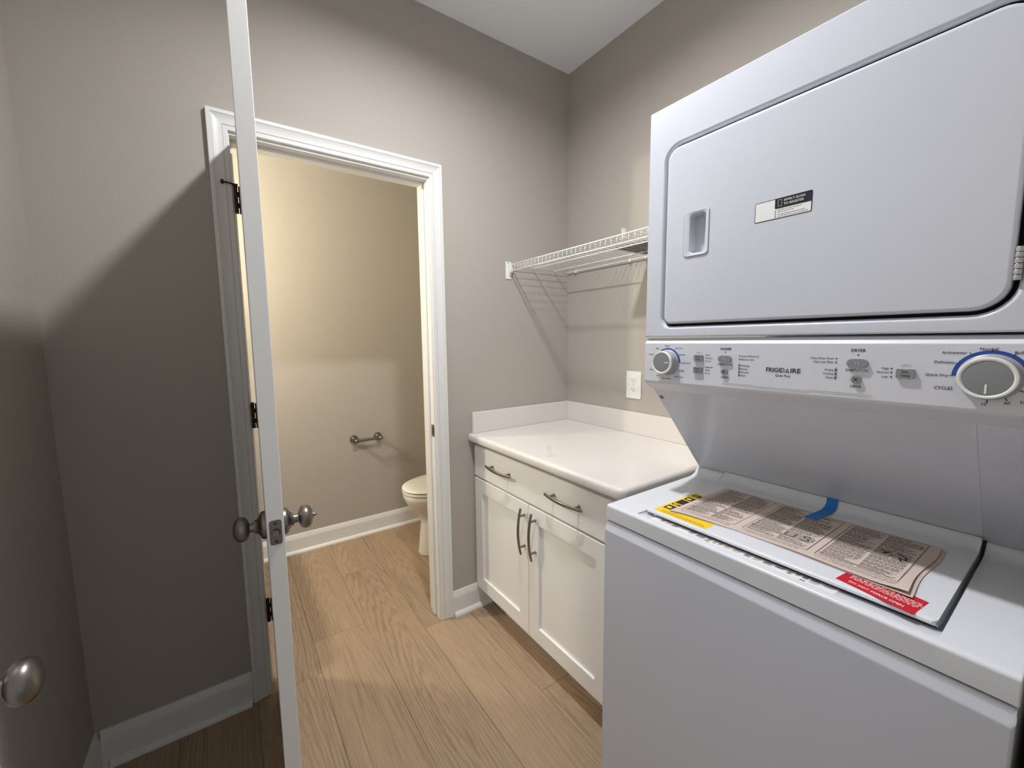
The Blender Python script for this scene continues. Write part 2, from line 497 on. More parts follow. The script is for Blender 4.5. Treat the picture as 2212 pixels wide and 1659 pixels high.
t1 = root('trim_1', ((XL+XR)/2, 0, 0), 'white moulded casing and jamb round the powder room doorway', kind='structure')
casing(t1, XL-0.0025, XR+0.0055, ZI+0.0095, 0, -1, M['trim'])
casing(t1, XL-0.0025, XR+0.0055, ZI+0.0095, T, 1, M['trim'])
frame(t1, XL, XR, ZI, 0, T, 0.041, 0.078, M['trim'])
bm = NB(); prism(bm, rrect(0.001, 0.030, 0.917, 0.974, 0.006), 'x', XR-0.0016, XR+0.0002)
sp = obj('strike_plate', bm, M['nickel'], t1, label='brushed nickel strike plate')
bm = NB(); prism(bm, rrect(0.008, 0.021, 0.933, 0.958, 0.002), 'x', XR-0.0022, XR-0.0013); obj('strike_hole', bm, M['slot'], sp)
bm = NB(); lathe(bm, [(0.0, -0.0004), (0.0042, -0.0004), (0.0042, 0.0004), (0.003, 0.001), (0, 0.001)], (XR-0.0016, 0.015, 0.966), (-1, 0, 0), 12); obj('screw', bm, M['darknickel'], sp)
bm = NB(); lathe(bm, [(0.0, -0.0004), (0.0042, -0.0004), (0.0042, 0.0004), (0.003, 0.001), (0, 0.001)], (XR-0.0016, 0.015, 0.925), (-1, 0, 0), 12); obj('screw', bm, M['darknickel'], sp)
t2 = root('trim_2', ((EX0+EX1)/2, YF, 0), 'white casing and jamb of the entry doorway', kind='structure')
casing(t2, EX0+0.0125, EX1-0.0125, ZI+0.0095, YF, 1, M['trim'])
frame(t2, EX0+0.017, EX1-0.017, ZI, YF-T, YF, None, None, M['trim'])

# ------------------------------------------------------------------ doors
KNOB = [(0.0, 0.0), (0.0325, 0.0), (0.0325, 0.006), (0.030, 0.010), (0.022, 0.0135), (0.0165, 0.018), (0.0150, 0.023), (0.0112, 0.0235),
        (0.0105, 0.031), (0.0112, 0.0335), (0.018, 0.0350), (0.0245, 0.0390), (0.0275, 0.0445), (0.0282, 0.049), (0.0272, 0.0545), (0.0235, 0.0600), (0.016, 0.0640), (0.008, 0.0655), (0.0, 0.066)]
def door_leaf(name, loc, rz, width, knob_z, backset, label, hinges, turn_side=None, zh=2.058):
    d = root(name, loc, label, kind='structure', rz=rz)
    th = 0.035; z0 = 0.012
    b = NB()
    st = 0.105
    box(b, 0, st, 0, th, z0, zh, 0.0012, 1); box(b, width-st, width, 0, th, z0, zh, 0.0012, 1)
    box(b, st, width-st, 0.0005, th-0.0005, z0, z0+0.22); box(b, st, width-st, 0.0005, th-0.0005, 1.02, 1.14); box(b, st, width-st, 0.0005, th-0.0005, zh-0.12, zh)
    obj('leaf', b, M['trim'], d, world=False)
    for za, zb in ((z0+0.22, 1.02), (1.14, zh-0.12)):
        p = NB(); box(p, st-0.002, width-st+0.002, 0.010, th-0.010, za-0.002, zb+0.002)
        box(p, st+0.035, width-st-0.035, 0.005, th-0.005, za+0.035, zb-0.035, 0.006, 1)
        obj('panel', p, M['trim'], d, world=False)
    kx = width-backset
    for s, y in ((-1, 0.0), (1, th)):
        k = NB(); lathe(k, KNOB, (kx, y, knob_z), (0, s, 0), 32)
        ko = obj('door_knob', k, M['darknickel'], d, world=False, smooth=35)
        if turn_side == s:
            q = NB(); lathe(q, [(0, 0.0635), (0.0085, 0.0635), (0.0085, 0.0665), (0.004, 0.0675), (0.0035, 0.073), (0.0015, 0.0755), (0, 0.0758)], (kx, y, knob_z), (0, s, 0), 16)
            obj('turn_button', q, M['darknickel'], ko, world=False, smooth=35)
    # latch plate on the free edge
    q = NB(); prism(q, rrect(0.005, 0.030, knob_z-0.029, knob_z+0.029, 0.006), 'x', width-0.0005, width+0.0009)
    lp = obj('latch_plate', q, M['darknickel'], d, world=False)
    q = NB(); lathe(q, [(0.0, 0), (0.0092, 0), (0.0092, 0.0012), (0, 0.0012)], (width+0.0002, 0.0175, knob_z), (1, 0, 0), 24); obj('latch_hole', q, M['slot'], lp, world=False)
    q = NB(); prism(q, [(width-0.002, 0.0105), (width+0.0035, 0.0105), (width+0.0095, 0.0235), (width-0.002, 0.0245)], 'z', knob_z-0.0065, knob_z+0.0065)
    obj('latch_bolt', q, M['nickel'], lp, world=False)
    for dz in (-0.0215, 0.0215):
        q = NB(); lathe(q, [(0, 0), (0.0038, 0), (0.0038, 0.0008), (0.0022, 0.0014), (0, 0.0010)], (width+0.0008, 0.0175, knob_z+dz), (1, 0, 0), 12); obj('screw', q, M['slot'], lp, world=False)
    for i, hz in enumerate(hinges):
        h = NB(); hl = 0.091; seg5 = hl/5
        px, py = 0.008, -0.0125
        for s5 in range(5):
            za = hz-hl/2+s5*seg5
            lathe(h, [(0.0, 0.0005), (0.0058, 0.0005), (0.0062, 0.0012), (0.0062, seg5-0.0012), (0.0058, seg5-0.0005), (0.0, seg5-0.0005)], (px, py, za), (0, 0, 1), 16)
            if s5 % 2 == 1: box(h, px-0.001, px+0.002, py, 0.0, za+0.0005, za+seg5-0.0005)
        box(h, px-0.0015, px+0.002, py+0.0078, 0.0002, hz-hl/2, hz+hl/2)      # leaf flange reaching the slab
        box(h, -0.0015, 0.0002, 0.0, 0.03, hz-hl/2, hz+hl/2)
        lathe(h, [(0, 0), (0.0052, 0), (0.0058, 0.002), (0.004, 0.0042), (0, 0.0048)], (px, py, hz+hl/2-0.0005), (0, 0, 1), 16)
        ho = obj('hinge', h, M['bronze'], d, world=False, smooth=40)
        if i == 0 and turn_side is not None:
            q = NB()
            box(q, px-0.009, px+0.009, py-0.008, py+0.008, hz+hl/2+0.002, hz+hl/2+0.006, 0.001, 1)
            tube(q, [(px, py, hz+hl/2+0.006), (px+0.004, py-0.022, hz+hl/2+0.007), (px+0.007, py-0.034, hz+hl/2+0.007)], 0.0026, 8)
            lathe(q, [(0, 0), (0.0065, 0), (0.0075, 0.003), (0.0065, 0.0075), (0, 0.0085)], (px+0.0065, py-0.032, hz+hl/2+0.007), (0.2, -0.95, 0), 16)
            obj('stop_pin', q, M['bronze'], ho, world=False, smooth=40)
    return d
u1 = Vector((-0.031, -0.706, 0))
door_leaf('door_1', (-1.530, -0.005, 0), math.atan2(u1.y, u1.x), 0.7067, 0.9345, 0.060,
          'white panel door standing open into the room, seen edge on', (1.852, 1.101, 0.348), turn_side=1)
door_leaf('door_2', (-1.901, -1.753, 0), math.pi/2, 0.813, 0.934, 0.055,
          'white entry door folded back against the left wall, round metal knob in view', (1.852, 1.101, 0.348))

# ------------------------------------------------------------------ lamps
LX, LY = -1.045, -0.885
cl = root('ceiling_lamp', (LX, LY, H), 'round white LED drum lamp on the laundry ceiling', 'lamp')
b = NB(); lathe(b, [(0, 0.001), (0.088, 0.001), (0.090, 0.004), (0.090, 0.050), (0.086, 0.055), (0, 0.055)], (LX, LY, H), (0, 0, -1), 40); obj('lamp_base', b, M['whiteplastic'], cl, smooth=40)
b = NB(); lathe(b, [(0, 0.0555), (0.052, 0.0555), (0.052, 0.0575), (0.045, 0.0590), (0, 0.0600)], (LX, LY, H), (0, 0, -1), 40)
obj('diffuser', b, M['lamp'], cl, smooth=40)
b = NB(); rr_ = [(0.0600, 0.0552), (0.0600, 0.0715), (0.0680, 0.0715), (0.0720, 0.0680), (0.0720, 0.0552)]  # unseen baffle ring, added to cut the lamp's light on the upper walls
lathe_rings = [[(LX + r*math.cos(2*math.pi*k/40), LY + r*math.sin(2*math.pi*k/40), H-h) for k in range(40)] for r, h in rr_ + rr_[:1]]
loops(b, lathe_rings); bmesh.ops.remove_doubles(b, verts=b.verts, dist=1e-6); obj('added_baffle', b, M['whiteplastic'], cl, smooth=40)
ws = root('wall_sconce', (PX0, 0.68, 1.9), 'warm globe lamp on the powder room left wall', 'lamp')
b = NB(); lathe(b, [(0, 0), (0.055, 0), (0.055, 0.012), (0.02, 0.02), (0.012, 0.07), (0, 0.07)], (PX0+0.001, 0.68, 1.91), (1, 0, 0), 24); obj('arm', b, M['darknickel'], ws, smooth=40)
b = NB(); lathe(b, [(0.038*math.sin(math.radians(a)), -0.038*math.cos(math.radians(a))) for a in (0, 15, 30, 45, 60, 75, 90, 105, 120, 135, 150, 165, 180)], (PX0+0.10, 0.68, 1.91), (0, 0, 1), 24); obj('globe', b, M['sconce'], ws, smooth=60)

# ------------------------------------------------------------------ base cabinet and worktop
bc = root('base_cabinet', (-0.3, -0.455, 0), 'white shaker base cabinet with one drawer and two doors in the corner', 'cabinet')
XF = -0.609
YR = -0.905
b = NB()
box(b, XF, -0.003, YR, -0.003, 0.100, 0.870); box(b, -0.545, -0.003, YR, -0.017, 0.002, 0.100)
obj('carcass', b, M['cabinet'], bc)
def shaker(parent, name, y0, y1, z0, z1, rail, label=None):
    """door in the plane x = XF-0.001 .. XF-0.020, y0 > y1"""
    ya, yb = min(y0, y1), max(y0, y1)
    xo, xi = XF-0.0205, XF-0.0015
    outer = [(ya, z0), (yb, z0), (yb, z1), (ya, z1)]
    ins = lambda d: [(ya+d, z0+d), (yb-d, z0+d), (yb-d, z1-d), (ya+d, z1-d)]
    R = lambda x, pts: [(x, p[0], p[1]) for p in pts]
    bm = NB()
    loops(bm, [R(xi, outer), R(xo+0.0015, outer), R(xo, ins(0.0015)), R(xo, ins(rail-0.001)), R(xo+0.001, ins(rail)), R(xo+0.0095, ins(rail))], True, False)
    d = obj(name, bm, M['cabinet'], parent)
    pn = NB(); i2 = ins(rail-0.004); box(pn, xo+0.0095, xi-0.001, i2[0][0], i2[2][0], i2[0][1], i2[2][1])
    obj('panel', pn, M['cabinet'], d)
    return d
def pull(parent, c, axis, half=0.099):
    """arched bar pull on two posts; c = middle on the front face"""
    c = Vector(c); a = Vector(axis); o = Vector((-1, 0, 0)); w = o.cross(a)
    bm = NB(); rings = []
    for k in range(-10, 11):
        t = k/10
        bow = 0.036 - 0.014*t*t
        wd = 0.0062 - 0.0012*abs(t)
        tk = 0.0034
        p = c + a*(t*half) + o*bow
        rings.append([p + w*wd*x + o*tk*y for x, y in ((-1, -1), (1, -1), (1, 0.4), (0.6, 1), (-0.6, 1), (-1, 0.4))])
    loops(bm, rings, True, True)
    for s in (-1, 1):
        p = c + a*(s*half*0.68)
        lathe(bm, [(0, 0.0004), (0.0062, 0.0004), (0.0062, 0.003), (0.0048, 0.005), (0.0045, 0.031), (0, 0.031)], p, o, 12)
    obj('pull_handle', bm, M['nickel'], parent, smooth=35)
XD = XF-0.0205
b = NB(); box(b, XD, XF-0.0015, -0.8955, -0.012, 0.6985, 0.8505, 0.0018, 2)
dr = obj('drawer', b, M['cabinet'], bc)
pull(dr, (XD, -0.251, 0.7815), (0, 1, 0)); pull(dr, (XD, -0.683, 0.7815), (0, 1, 0))
d1 = shaker(bc, 'door', -0.012, -0.4515, 0.113, 0.689, 0.066)
d2 = shaker(bc, 'door', -0.4550, -0.8955, 0.113, 0.689, 0.066)
pull(d1, (XD, -0.428, 0.570), (0, 0, 1)); pull(d2, (XD, -0.501, 0.572), (0, 0, 1))

ct = root('countertop', (-0.33, -0.48, 0.8705), 'cream white solid worktop with low backsplash in the corner', 'countertop')
b = NB()
def ctr_ring(ins, z, rc=0.03):
    return [(p[0], p[1], z) for p in rrect(-0.6565+ins, -0.002, -0.9614+ins, -0.002, (max(rc-ins, 0.004), 0.0005, 0.0005, 0.0005), 8)]
ce = [(0.012, 0.8712), (0.004, 0.8735), (0.0, 0.880), (0.0, 0.897), (0.003, 0.9045), (0.009, 0.9085), (0.016, 0.9090)]
loops(b, [ctr_ring(i, z) for i, z in ce], True, True)
obj('slab', b, M['quartz'], ct, smooth=35)
b = NB(); box(b, -0.638, -0.0195, -0.0195, -0.0012, 0.9092, 1.0135, 0.002, 2); obj('backsplash', b, M['quartz'], ct)
b = NB(); box(b, -0.0192, -0.0012, -0.958, -0.0012, 0.9092, 1.0135, 0.002, 2); obj('backsplash', b, M['quartz'], ct)

def clear_fitting(loc, label, rz, tilt=0):
    r = root('plastic_fitting', loc, label, 'fitting', rz=rz)
    b = NB()
    k = 1.4
    lathe(b, [(r_*k, h_*k) for r_, h_ in [(0.0, 0.0), (0.0125, 0.0), (0.0135, 0.002), (0.0125, 0.006), (0.0075, 0.0085), (0.0065, 0.019), (0.0085, 0.024), (0.0085, 0.029), (0.0065, 0.0305), (0.0065, 0.0290), (0.0045, 0.010), (0.0, 0.009)]], (0, 0, 0.0005), (0, 0, 1), 20)
    obj('body', b, M['clear'], r, world=False, smooth=40)
    b = NB(); box(b, 0.0185, 0.030, -0.005, 0.005, 0.0008, 0.0045, 0.001, 1); obj('tab', b, M['clear'], r, world=False)
    return r
clear_fitting((-0.592, -0.5445, 0.909), 'small clear plastic fitting standing on the white worktop', -0.6)

# ------------------------------------------------------------------ outlet
ol = root('wall_outlet', (0, -0.473, 1.143), 'white duplex power outlet on the wall above the backsplash', 'outlet')
b = NB(); prism(b, rrect(-0.5155, -0.4305, 1.078, 1.209, 0.004), 'x', -0.0005, -0.0055, 0.0018, 2); obj('cover_plate', b, M['whiteplastic'], ol)
for zc in (1.166, 1.121):
    b = NB()
    pts = []
    for k in range(32):
        an = 2*math.pi*k/32
        pts.append((-0.473+0.0172*math.cos(an), zc+max(-0.0142, min(0.0142, 0.0172*math.sin(an)))))
    prism(b, pts, 'x', -0.0050, -0.0075, 0.0006, 1)
    rc = obj('receptacle', b, M['whiteplastic'], ol)
    b = NB()
    for dy, h in ((0.0065, 0.0085), (-0.0065, 0.0070)): box(b, -0.0079, -0.0074, -0.473+dy-0.0012, -0.473+dy+0.0012, zc+0.0035-h/2, zc+0.0035+h/2)
    lathe(b, [(0, 0), (0.0024, 0), (0.0024, 0.0005), (0, 0.0005)], (-0.0074, -0.473, zc-0.0075), (-1, 0, 0), 12)
    tag(obj('slots', b, M['slot'], rc), kind='stuff')
b = NB(); lathe(b, [(0, 0), (0.003, 0), (0.0028, 0.0008), (0, 0.001)], (-0.0055, -0.473, 1.1435), (-1, 0, 0), 12); obj('screw', b, M['metal'], ol)

# ------------------------------------------------------------------ wire shelf
SY1 = -1.02
ws_ = root('wire_shelf', (-0.2, -0.5, 1.67), 'white coated wire shelf on the wall over the worktop', 'shelf')
ZD = 1.7385
WR = 0.0021
def one_wire():
    bm = NB()
    tube(bm, [(-0.006, 0, ZD), (-0.394, 0, ZD), (-0.3985, 0, ZD-0.0015), (-0.4005, 0, ZD-0.006), (-0.4005, 0, ZD-0.0285)], 0.00115, 6)
    bmesh.ops.transform(bm, matrix=Matrix.Translation((0.2, 0.5, -1.67)), verts=bm.verts)
    me = bpy.data.meshes.new('wire'); bm.to_mesh(me); bm.free(); me.materials.append(M['wire'])
    me.polygons.foreach_set('use_smooth', [True]*len(me.polygons))
    return me
wire_me = one_wire()
y = -0.022
while y > SY1:
    o = bpy.data.objects.new('wire', wire_me); COL.objects.link(o); o.parent = ws_; o.location = (0, y, 0)
    y -= 0.0271
for x, z, r in ((-0.3978, ZD+0.0035, 0.0027), (-0.3985, ZD-0.0275, 0.0027), (-0.252, ZD-0.0035, 0.0024), (-0.107, ZD-0.0035, 0.0024), (-0.0115, ZD-0.0042, 0.0029)):
    obj('rod', tube(NB(), [(x, -0.008, z), (x, SY1, z)], r, 10), M['wire'], ws_, smooth=60)
def bracket(yw, s):
    bm = NB()
    box(bm, -0.4235, -0.3915, *sorted((yw, yw+s*0.0035)), 1.6705, 1.7575, 0.0012, 1)
    box(bm, -0.4080, -0.3885, *sorted((yw+s*0.003, yw+s*0.018)), 1.703, 1.7475, 0.0025, 2)
    prism(bm, [(yw+s*0.0033, 1.704), (yw+s*0.016, 1.704), (yw+s*0.012, 1.696), (yw+s*0.0065, 1.685), (yw+s*0.0033, 1.680)], 'x', -0.4065, -0.3975)
    br = obj('end_bracket', bm, M['whiteplastic'], ws_, smooth=30)
    q = NB(); lathe(q, [(0, 0), (0.0042, 0), (0.0036, 0.0012), (0, 0.0014)], (-0.4085, yw+s*0.0034, 1.7515), (0, s, 0), 12); obj('screw', q, M['metal'], br)
bracket(-0.0008, -1)
for y in (-0.075, -0.443, -0.535, -0.86):
    q = NB()
    box(q, -0.0145, -0.0006, y-0.004, y+0.004, ZD-0.014, ZD+0.003, 0.0015, 1)
    lathe(q, [(0, 0), (0.005, 0), (0.0055, 0.002), (0.004, 0.0045), (0, 0.005)], (-0.0145, y, ZD-0.009), (-1, 0, -0.3), 12)
    obj('wall_clip', q, M['whiteplastic'], ws_, smooth=35)
# the things lying on it
bk = root('booklet', (-0.135, -0.70, ZD+0.0045), 'dark printed booklet lying flat on the wire shelf by the dryer', 'booklet')
b = NB(); box(b, -0.235, -0.030, -0.88, -0.545, ZD+0.0016, ZD+0.0024); obj('cover', b, M['darkbook'], bk)
b = NB(); box(b, -0.233, -0.032, -0.878, -0.547, ZD+0.0025, ZD+0.0095); obj('pages', b, M['darkbook'], bk)
clear_fitting((-0.33, -0.672, ZD+0.0012), 'small clear plastic fitting standing on the wire shelf', 0.8)

# ------------------------------------------------------------------ stacked laundry machine
Y0, Y1 = -1.048, -1.7325
YC = -1.39
XWF, XDF = -0.8223, -0.6810
lc = root('laundry_center', (-0.42, YC, 0), 'white stacked washer and dryer with control strip in the middle', 'washer dryer')
# washer cabinet
b = NB()
prism(b, [(-0.035, 0.028), (XWF-0.004, 0.028), (XWF-0.0065, 0.034), (XWF-0.0065, 0.869), (XWF-0.0058, 0.8725), (XWF-0.0040, 0.8755), (XWF-0.0002, 0.8845), (XWF+0.0008, 0.8875), (XWF+0.0010, 0.8948), (-0.035, 0.8948)], 'y', Y0, Y1+0.001, 0.004, 3)
obj('washer_cabinet', b, M['enamel'], lc, smooth=50)
for fx in (-0.75, -0.10):
    for fy in (Y0-0.06, Y1+0.06):
        b = NB(); lathe(b, [(0, 0), (0.022, 0), (0.022, 0.012), (0.012, 0.014), (0.012, 0.0285), (0, 0.0285)], (fx, fy, 0.0005), (0, 0, 1), 16); obj('foot', b, M['gap'], lc)
# washer top: side strips with the rear ridge, front strip, recess floor
ZT = 0.9372
def top_prof(front):
    return [(-0.36, 0.8985), (front, 0.8985), (front, 0.9312), (front+0.0018, 0.9352), (front+0.0055, ZT), (-0.450, ZT), (-0.432, 0.9392), (-0.420, 0.9440), (-0.413, 0.9510), (-0.408, 0.9575), (-0.402, 0.9590), (-0.36, 0.9590)]
YP0, YP1 = -1.132, -1.6555
FR = [(-0.36, 0.8985), (XWF, 0.8985), (XWF, 0.9312), (XWF+0.0018, 0.9352), (XWF+0.0055, ZT), (-0.8060, ZT)]
FULL = FR + [(-0.8040, ZT), (-0.8020, ZT), (-0.7700, ZT), (-0.7560, ZT)] + top_prof(XWF)[5:]
POCK = FR + [(-0.8040, 0.9366), (-0.8020, 0.9342), (-0.7700, 0.9312), (-0.7560, 0.9172)] + [(p[0], 0.9172) for p in top_prof(XWF)[5:]]
def ring_y(prof, y, d=0.0): return [(p[0] + (d if p[0] < XWF+0.006 else 0), y, p[1] - (d if p[1] > 0.93 else 0)) for p in prof]
b = NB()
loops(b, [ring_y(FULL, Y0, 0.0022), ring_y(FULL, Y0-0.0007, 0.0007), ring_y(FULL, Y0-0.0022), ring_y(FULL, YP0+0.0010), ring_y(FULL, YP0), ring_y(POCK, YP0-0.0006),
          ring_y(POCK, YP1+0.0006), ring_y(FULL, YP1), ring_y(FULL, YP1-0.0010), ring_y(FULL, Y1+0.0022), ring_y(FULL, Y1+0.0007, 0.0007), ring_y(FULL, Y1, 0.0022)], True, True)
obj('washer_top', b, M['lid'], lc, smooth=40)
# printed strip on the recess floor in front of the lid
def slope_pt(t, y, h): return (lerp_(-0.8020, -0.7700, t), y, lerp_(0.9342, 0.9312, t) + h)
def lerp_(a, b, t): return a + (b-a)*t
b = NB()
quad(b, [slope_pt(0.06, -1.165, 0.0003), slope_pt(0.06, -1.530, 0.0003), slope_pt(0.98, -1.530, 0.0003), slope_pt(0.98, -1.165, 0.0003)], 0)
rl = obj('recess_label', b, M['whiteplastic'], lc, label='printed white instruction strip under the lid lip')
b = NB(); rnd = random.Random(3); yy = -1.185
while yy > -1.52:
    w = rnd.uniform(0.006, 0.02)
    for row in range(4):
        t0 = 0.20+row*0.19
        if rnd.random() < (0.25, 0.7, 0.95, 0.98)[row]: quad(b, [slope_pt(t0, yy, 0.0006), slope_pt(t0, yy-w*rnd.uniform(0.5, 1), 0.0006), slope_pt(t0+0.10, yy-w, 0.0006), slope_pt(t0+0.10, yy, 0.0006)], 0 if rnd.random() < 0.65 else 1)
    yy -= w+0.004
tag(obj('print', b, [M['grime'], M['ink']], rl), kind='stuff')
# lid
b = NB()
LZ = 0.9470
prism(b, [(-0.771, 0.9370), (-0.7785, 0.9385), (-0.7805, 0.9408), (-0.7798, 0.9445), (-0.7765, LZ-0.0004), (-0.7730, LZ), (-0.450, LZ), (-0.434, 0.9490), (-0.423, 0.9540), (-0.415, 0.9605), (-0.4095, 0.9655), (-0.405, 0.9660), (-0.403, 0.9640), (-0.4035, 0.9240), (-0.42, 0.9240), (-0.745, 0.9260)], 'y', -1.1365, -1.6500, 0.0038, 3)
for v in b.verts:                                   # rounded front corners in plan
    if v.co.x < -0.768:
        q = 0.0135; dx_ = min(-0.768-v.co.x, q); inset = q - math.sqrt(max(q*q-dx_*dx_, 0))
        v.co.y = max(-1.6500+inset, min(-1.1365-inset, v.co.y))
wl = obj('washer_lid', b, M['lid'], lc, smooth=40)
# yellow and red labels on the lid
z1 = LZ+0.0003
b = NB(); prism(b, rrect(-0.7715, -0.590, -1.2880, -1.1545, 0.003), 'z', LZ-0.0001, z1); yl = obj('caution_label', b, M['yellow'], wl, label='yellow caution label with black pictograms')
b = NB()
for (xa, xb) in ((-0.742, -0.715), (-0.708, -0.697), (-0.692, -0.660), (-0.655, -0.632), (-0.618, -0.602)):
    quad(b, [(xa, -1.160, z1+0.0002), (xb, -1.160, z1+0.0002), (xb, -1.184, z1+0.0002), (xa, -1.184, z1+0.0002)], 0)
for (xa, xb) in ((-0.738, -0.724), (-0.706, -0.700), (-0.650, -0.640), (-0.614, -0.608)):
    quad(b, [(xa, -1.166, z1+0.0003), (xb, -1.163, z1+0.0003), (xb+0.001, -1.174, z1+0.0003), (xa+0.004, -1.177, z1+0.0003)], 1)
rnd = random.Random(11)
for i in range(3):
    yy = -1.170
    while yy > -1.275:
        w = rnd.uniform(0.003, 0.009); quad(b, [(-0.767+i*0.0045, yy, z1+0.0002), (-0.767+i*0.0045, yy-w, z1+0.0002), (-0.7650+i*0.0045, yy-w, z1+0.0002), (-0.7650+i*0.0045, yy, z1+0.0002)], 2); yy -= w+0.002
tag(obj('pictograms', b, [M['black'], M['yellow'], mat('ochre_print', srgb(170, 132, 24), 0.6)], yl), kind='stuff')
b = NB(); prism(b, [(-0.7660, -1.5215), (-0.7875, -1.6240), (-0.7280, -1.6315), (-0.7070, -1.5290)], 'z', LZ-0.0001, z1); rlb = obj('warning_label', b, M['red'], wl, label='red warning label reading DO NOT FORCE OPEN')
b = NB(); dirr = Vector((-0.0215, -0.1025, 0)).normalized(); upr = Vector((0.99, -0.14, 0)).normalized()
put_text(b, 'DO NOT FORCE OPEN', Vector((-0.7655, -1.5745, z1+0.0003)), dirr, upr, 0.0062, width=0.074, bold=0.02)
rnd = random.Random(5)
for i in range(6):
    s = 0.006
    o = Vector((-0.7430, -1.529, z1+0.0003)) - upr*(i*0.0036-0.018)
    while s < 0.094:
        w = rnd.uniform(0.003, 0.009); p = o + dirr*s
        quad(b, [p, p+dirr*w, p+dirr*w+upr*0.0015, p+upr*0.0015]); s += w+0.0022
tag(obj('lettering', b, mat('pale_print', srgb(246, 226, 222), 0.6), rlb), kind='stuff')

# slanted back panel and upper side block
b = NB()
slope = [(-0.035, 0.9595), (-0.3985, 0.9595), (-0.4010, 0.9640), (-0.6430, 1.2260), (-0.6430, 1.2420), (-0.035, 1.2420)]
prism(b, slope, 'y', -1.0520, -1.7290, 0.002, 2)
box(b, -0.36, -0.035, -1.7290, -1.0520, 0.8985, 0.9598)
bp_ = obj('back_panel', b, M['enamel'], lc, smooth=40)
sd = Vector((-0.2420, 0, 0.2620)).normalized(); sn = Vector((-0.2620, 0, -0.2420)).normalized()
def sl(y, t, h): return Vector((-0.4010, y, 0.9640)) + sd*t + sn*h
b = NB()
for ya, yb, t0, t1_ in ((-1.136, -1.650, 0.004, 0.378),):
    pts = rrect(yb, ya, t0, t1_, 0.012)
    loops(b, [[sl(p[0], p[1], 0.0003) for p in pts], [sl(p[0], p[1], 0.0006) for p in pts], [sl(p[0]*1.0 + (0.003 if p[0] < YC else -0.003), p[1], 0.0008) for p in pts]], False, True)
obj('inset_sheet', b, M['enamel'], bp_, smooth=40)
b = NB(); lathe(b, [(0, 0), (0.0065, 0), (0.0060, 0.002), (0.0035, 0.003), (0, 0.0022)], sl(-1.063, 0.325, 0.0), sn, 16); obj('screw', b, M['darknickel'], bp_)

# control strip
b = NB()
CZT, XCF = 1.3655, -0.6830
prism(b, [(-0.60, CZT), (-0.668, CZT), (-0.6725, 1.3640), (XCF+0.0008, 1.3535), (XCF, 1.3510), (XCF, 1.2545), (XCF+0.003, 1.2490), (XCF+0.011, 1.2435), (XCF+0.022, 1.2375), (XCF+0.034, 1.2275), (XCF+0.0385, 1.2262), (-0.60, 1.2262)], 'y', -1.0500, -1.7305, 0.0012, 1)
cc = obj('control_console', b, M['console'], lc, smooth=35)
UX, UZ = (0, -1, 0), (0, 0, 1)
XT = XCF-0.0004
def arc_pts(yc, zc, r, a): return (XT, yc - r*math.cos(math.radians(a)), zc + r*math.sin(math.radians(a)))
def arc_band(bm, yc, zc, r0, r1, a0, a1, n=24):
    for k in range(n):
        a = a0+(a1-a0)*k/n; c = a0+(a1-a0)*(k+1)/n
        quad(bm, [arc_pts(yc, zc, r0, a), arc_pts(yc, zc, r1, a), arc_pts(yc, zc, r1, c), arc_pts(yc, zc, r0, c)])
def tick(bm, yc, zc, r0, r1, a, w=0.0006):
    d = Vector((0, -math.cos(math.radians(a)), math.sin(math.radians(a)))); s = Vector((0, d.z, -d.y))*w
    o = Vector((XT-0.0002, yc, zc))
    quad(bm, [o+d*r0-s, o+d*r1-s, o+d*r1+s, o+d*r0+s])
WD, DD = (-1.1205, 1.3045), (-1.6625, 1.3030)
b = NB(); arc_band(b, *WD, 0.0320, 0.0358, 0, 122); obj('dial_arc', b, M['blue'], cc, label='small blue printed arc over the left dial')
b = NB(); arc_band(b, *DD, 0.0345, 0.0395, 0, 180, 36); obj('dial_arc', b, M['blue'], cc, label='large blue printed arc over the right dial')
b = NB()
for a in (0, 28, 57, 90, 122): tick(b, *WD, 0.0335, 0.0392, a, 0.0004)
for a in (-55, -90, -122, 150, 180, 210): tick(b, *WD, 0.0315, 0.0355, a, 0.0004)
for a in (0, 30, 57, 90, 122, 152, 180): tick(b, *DD, 0.0370, 0.0425, a, 0.0005)
for a in (-30, -60, -90): tick(b, *DD, 0.034, 0.0385, a, 0.0007)
tag(obj('dial_ticks', b, M['ink'], cc), kind='stuff')
def dial(c, r, pointer_deg, label):
    y, z = c
    b = NB(); lathe(b, [(0, 0), (r+0.0035, 0), (r+0.0035, 0.002), (r+0.001, 0.004), (r-0.0005, 0.020), (r-0.001, 0.0235), (0, 0.0235)], (XCF-0.0003, y, z), (-1, 0, 0), 48)
    d = obj('dial', b, M['lightgray'], lc, smooth=40, label=label)
    b = NB(); lathe(b, [(r-0.0045, 0.0225), (r-0.0002, 0.0225), (r-0.0002, 0.0255), (r-0.0012, 0.0270), (r-0.0035, 0.0270), (r-0.0045, 0.0260)], (XCF-0.0003, y, z), (-1, 0, 0), 48)
    obj('dial_ring', b, M['whiteplastic'], d, smooth=40)
    b = NB(); lathe(b, [(0, 0.0225), (r-0.0042, 0.0225), (r-0.0042, 0.0255), (r-0.0055, 0.0262), (0, 0.0262)], (XCF-0.0003, y, z), (-1, 0, 0), 48)
    obj('dial_face', b, M['gray'], d, smooth=40)
    a = math.radians(pointer_deg); dv = Vector((0, -math.cos(a), math.sin(a))); s = Vector((0, dv.z, -dv.y))*0.0012
    o = Vector((XCF-0.0003-0.0266, y, z)); b = NB()
    quad(b, [o+dv*(r*0.30)-s, o+dv*(r*0.75)-s, o+dv*(r*0.75)+s, o+dv*(r*0.30)+s]); obj('pointer', b, M['whiteplastic'], d)
dial(WD, 0.0287, 0, 'left dial pointing right, for the washer')
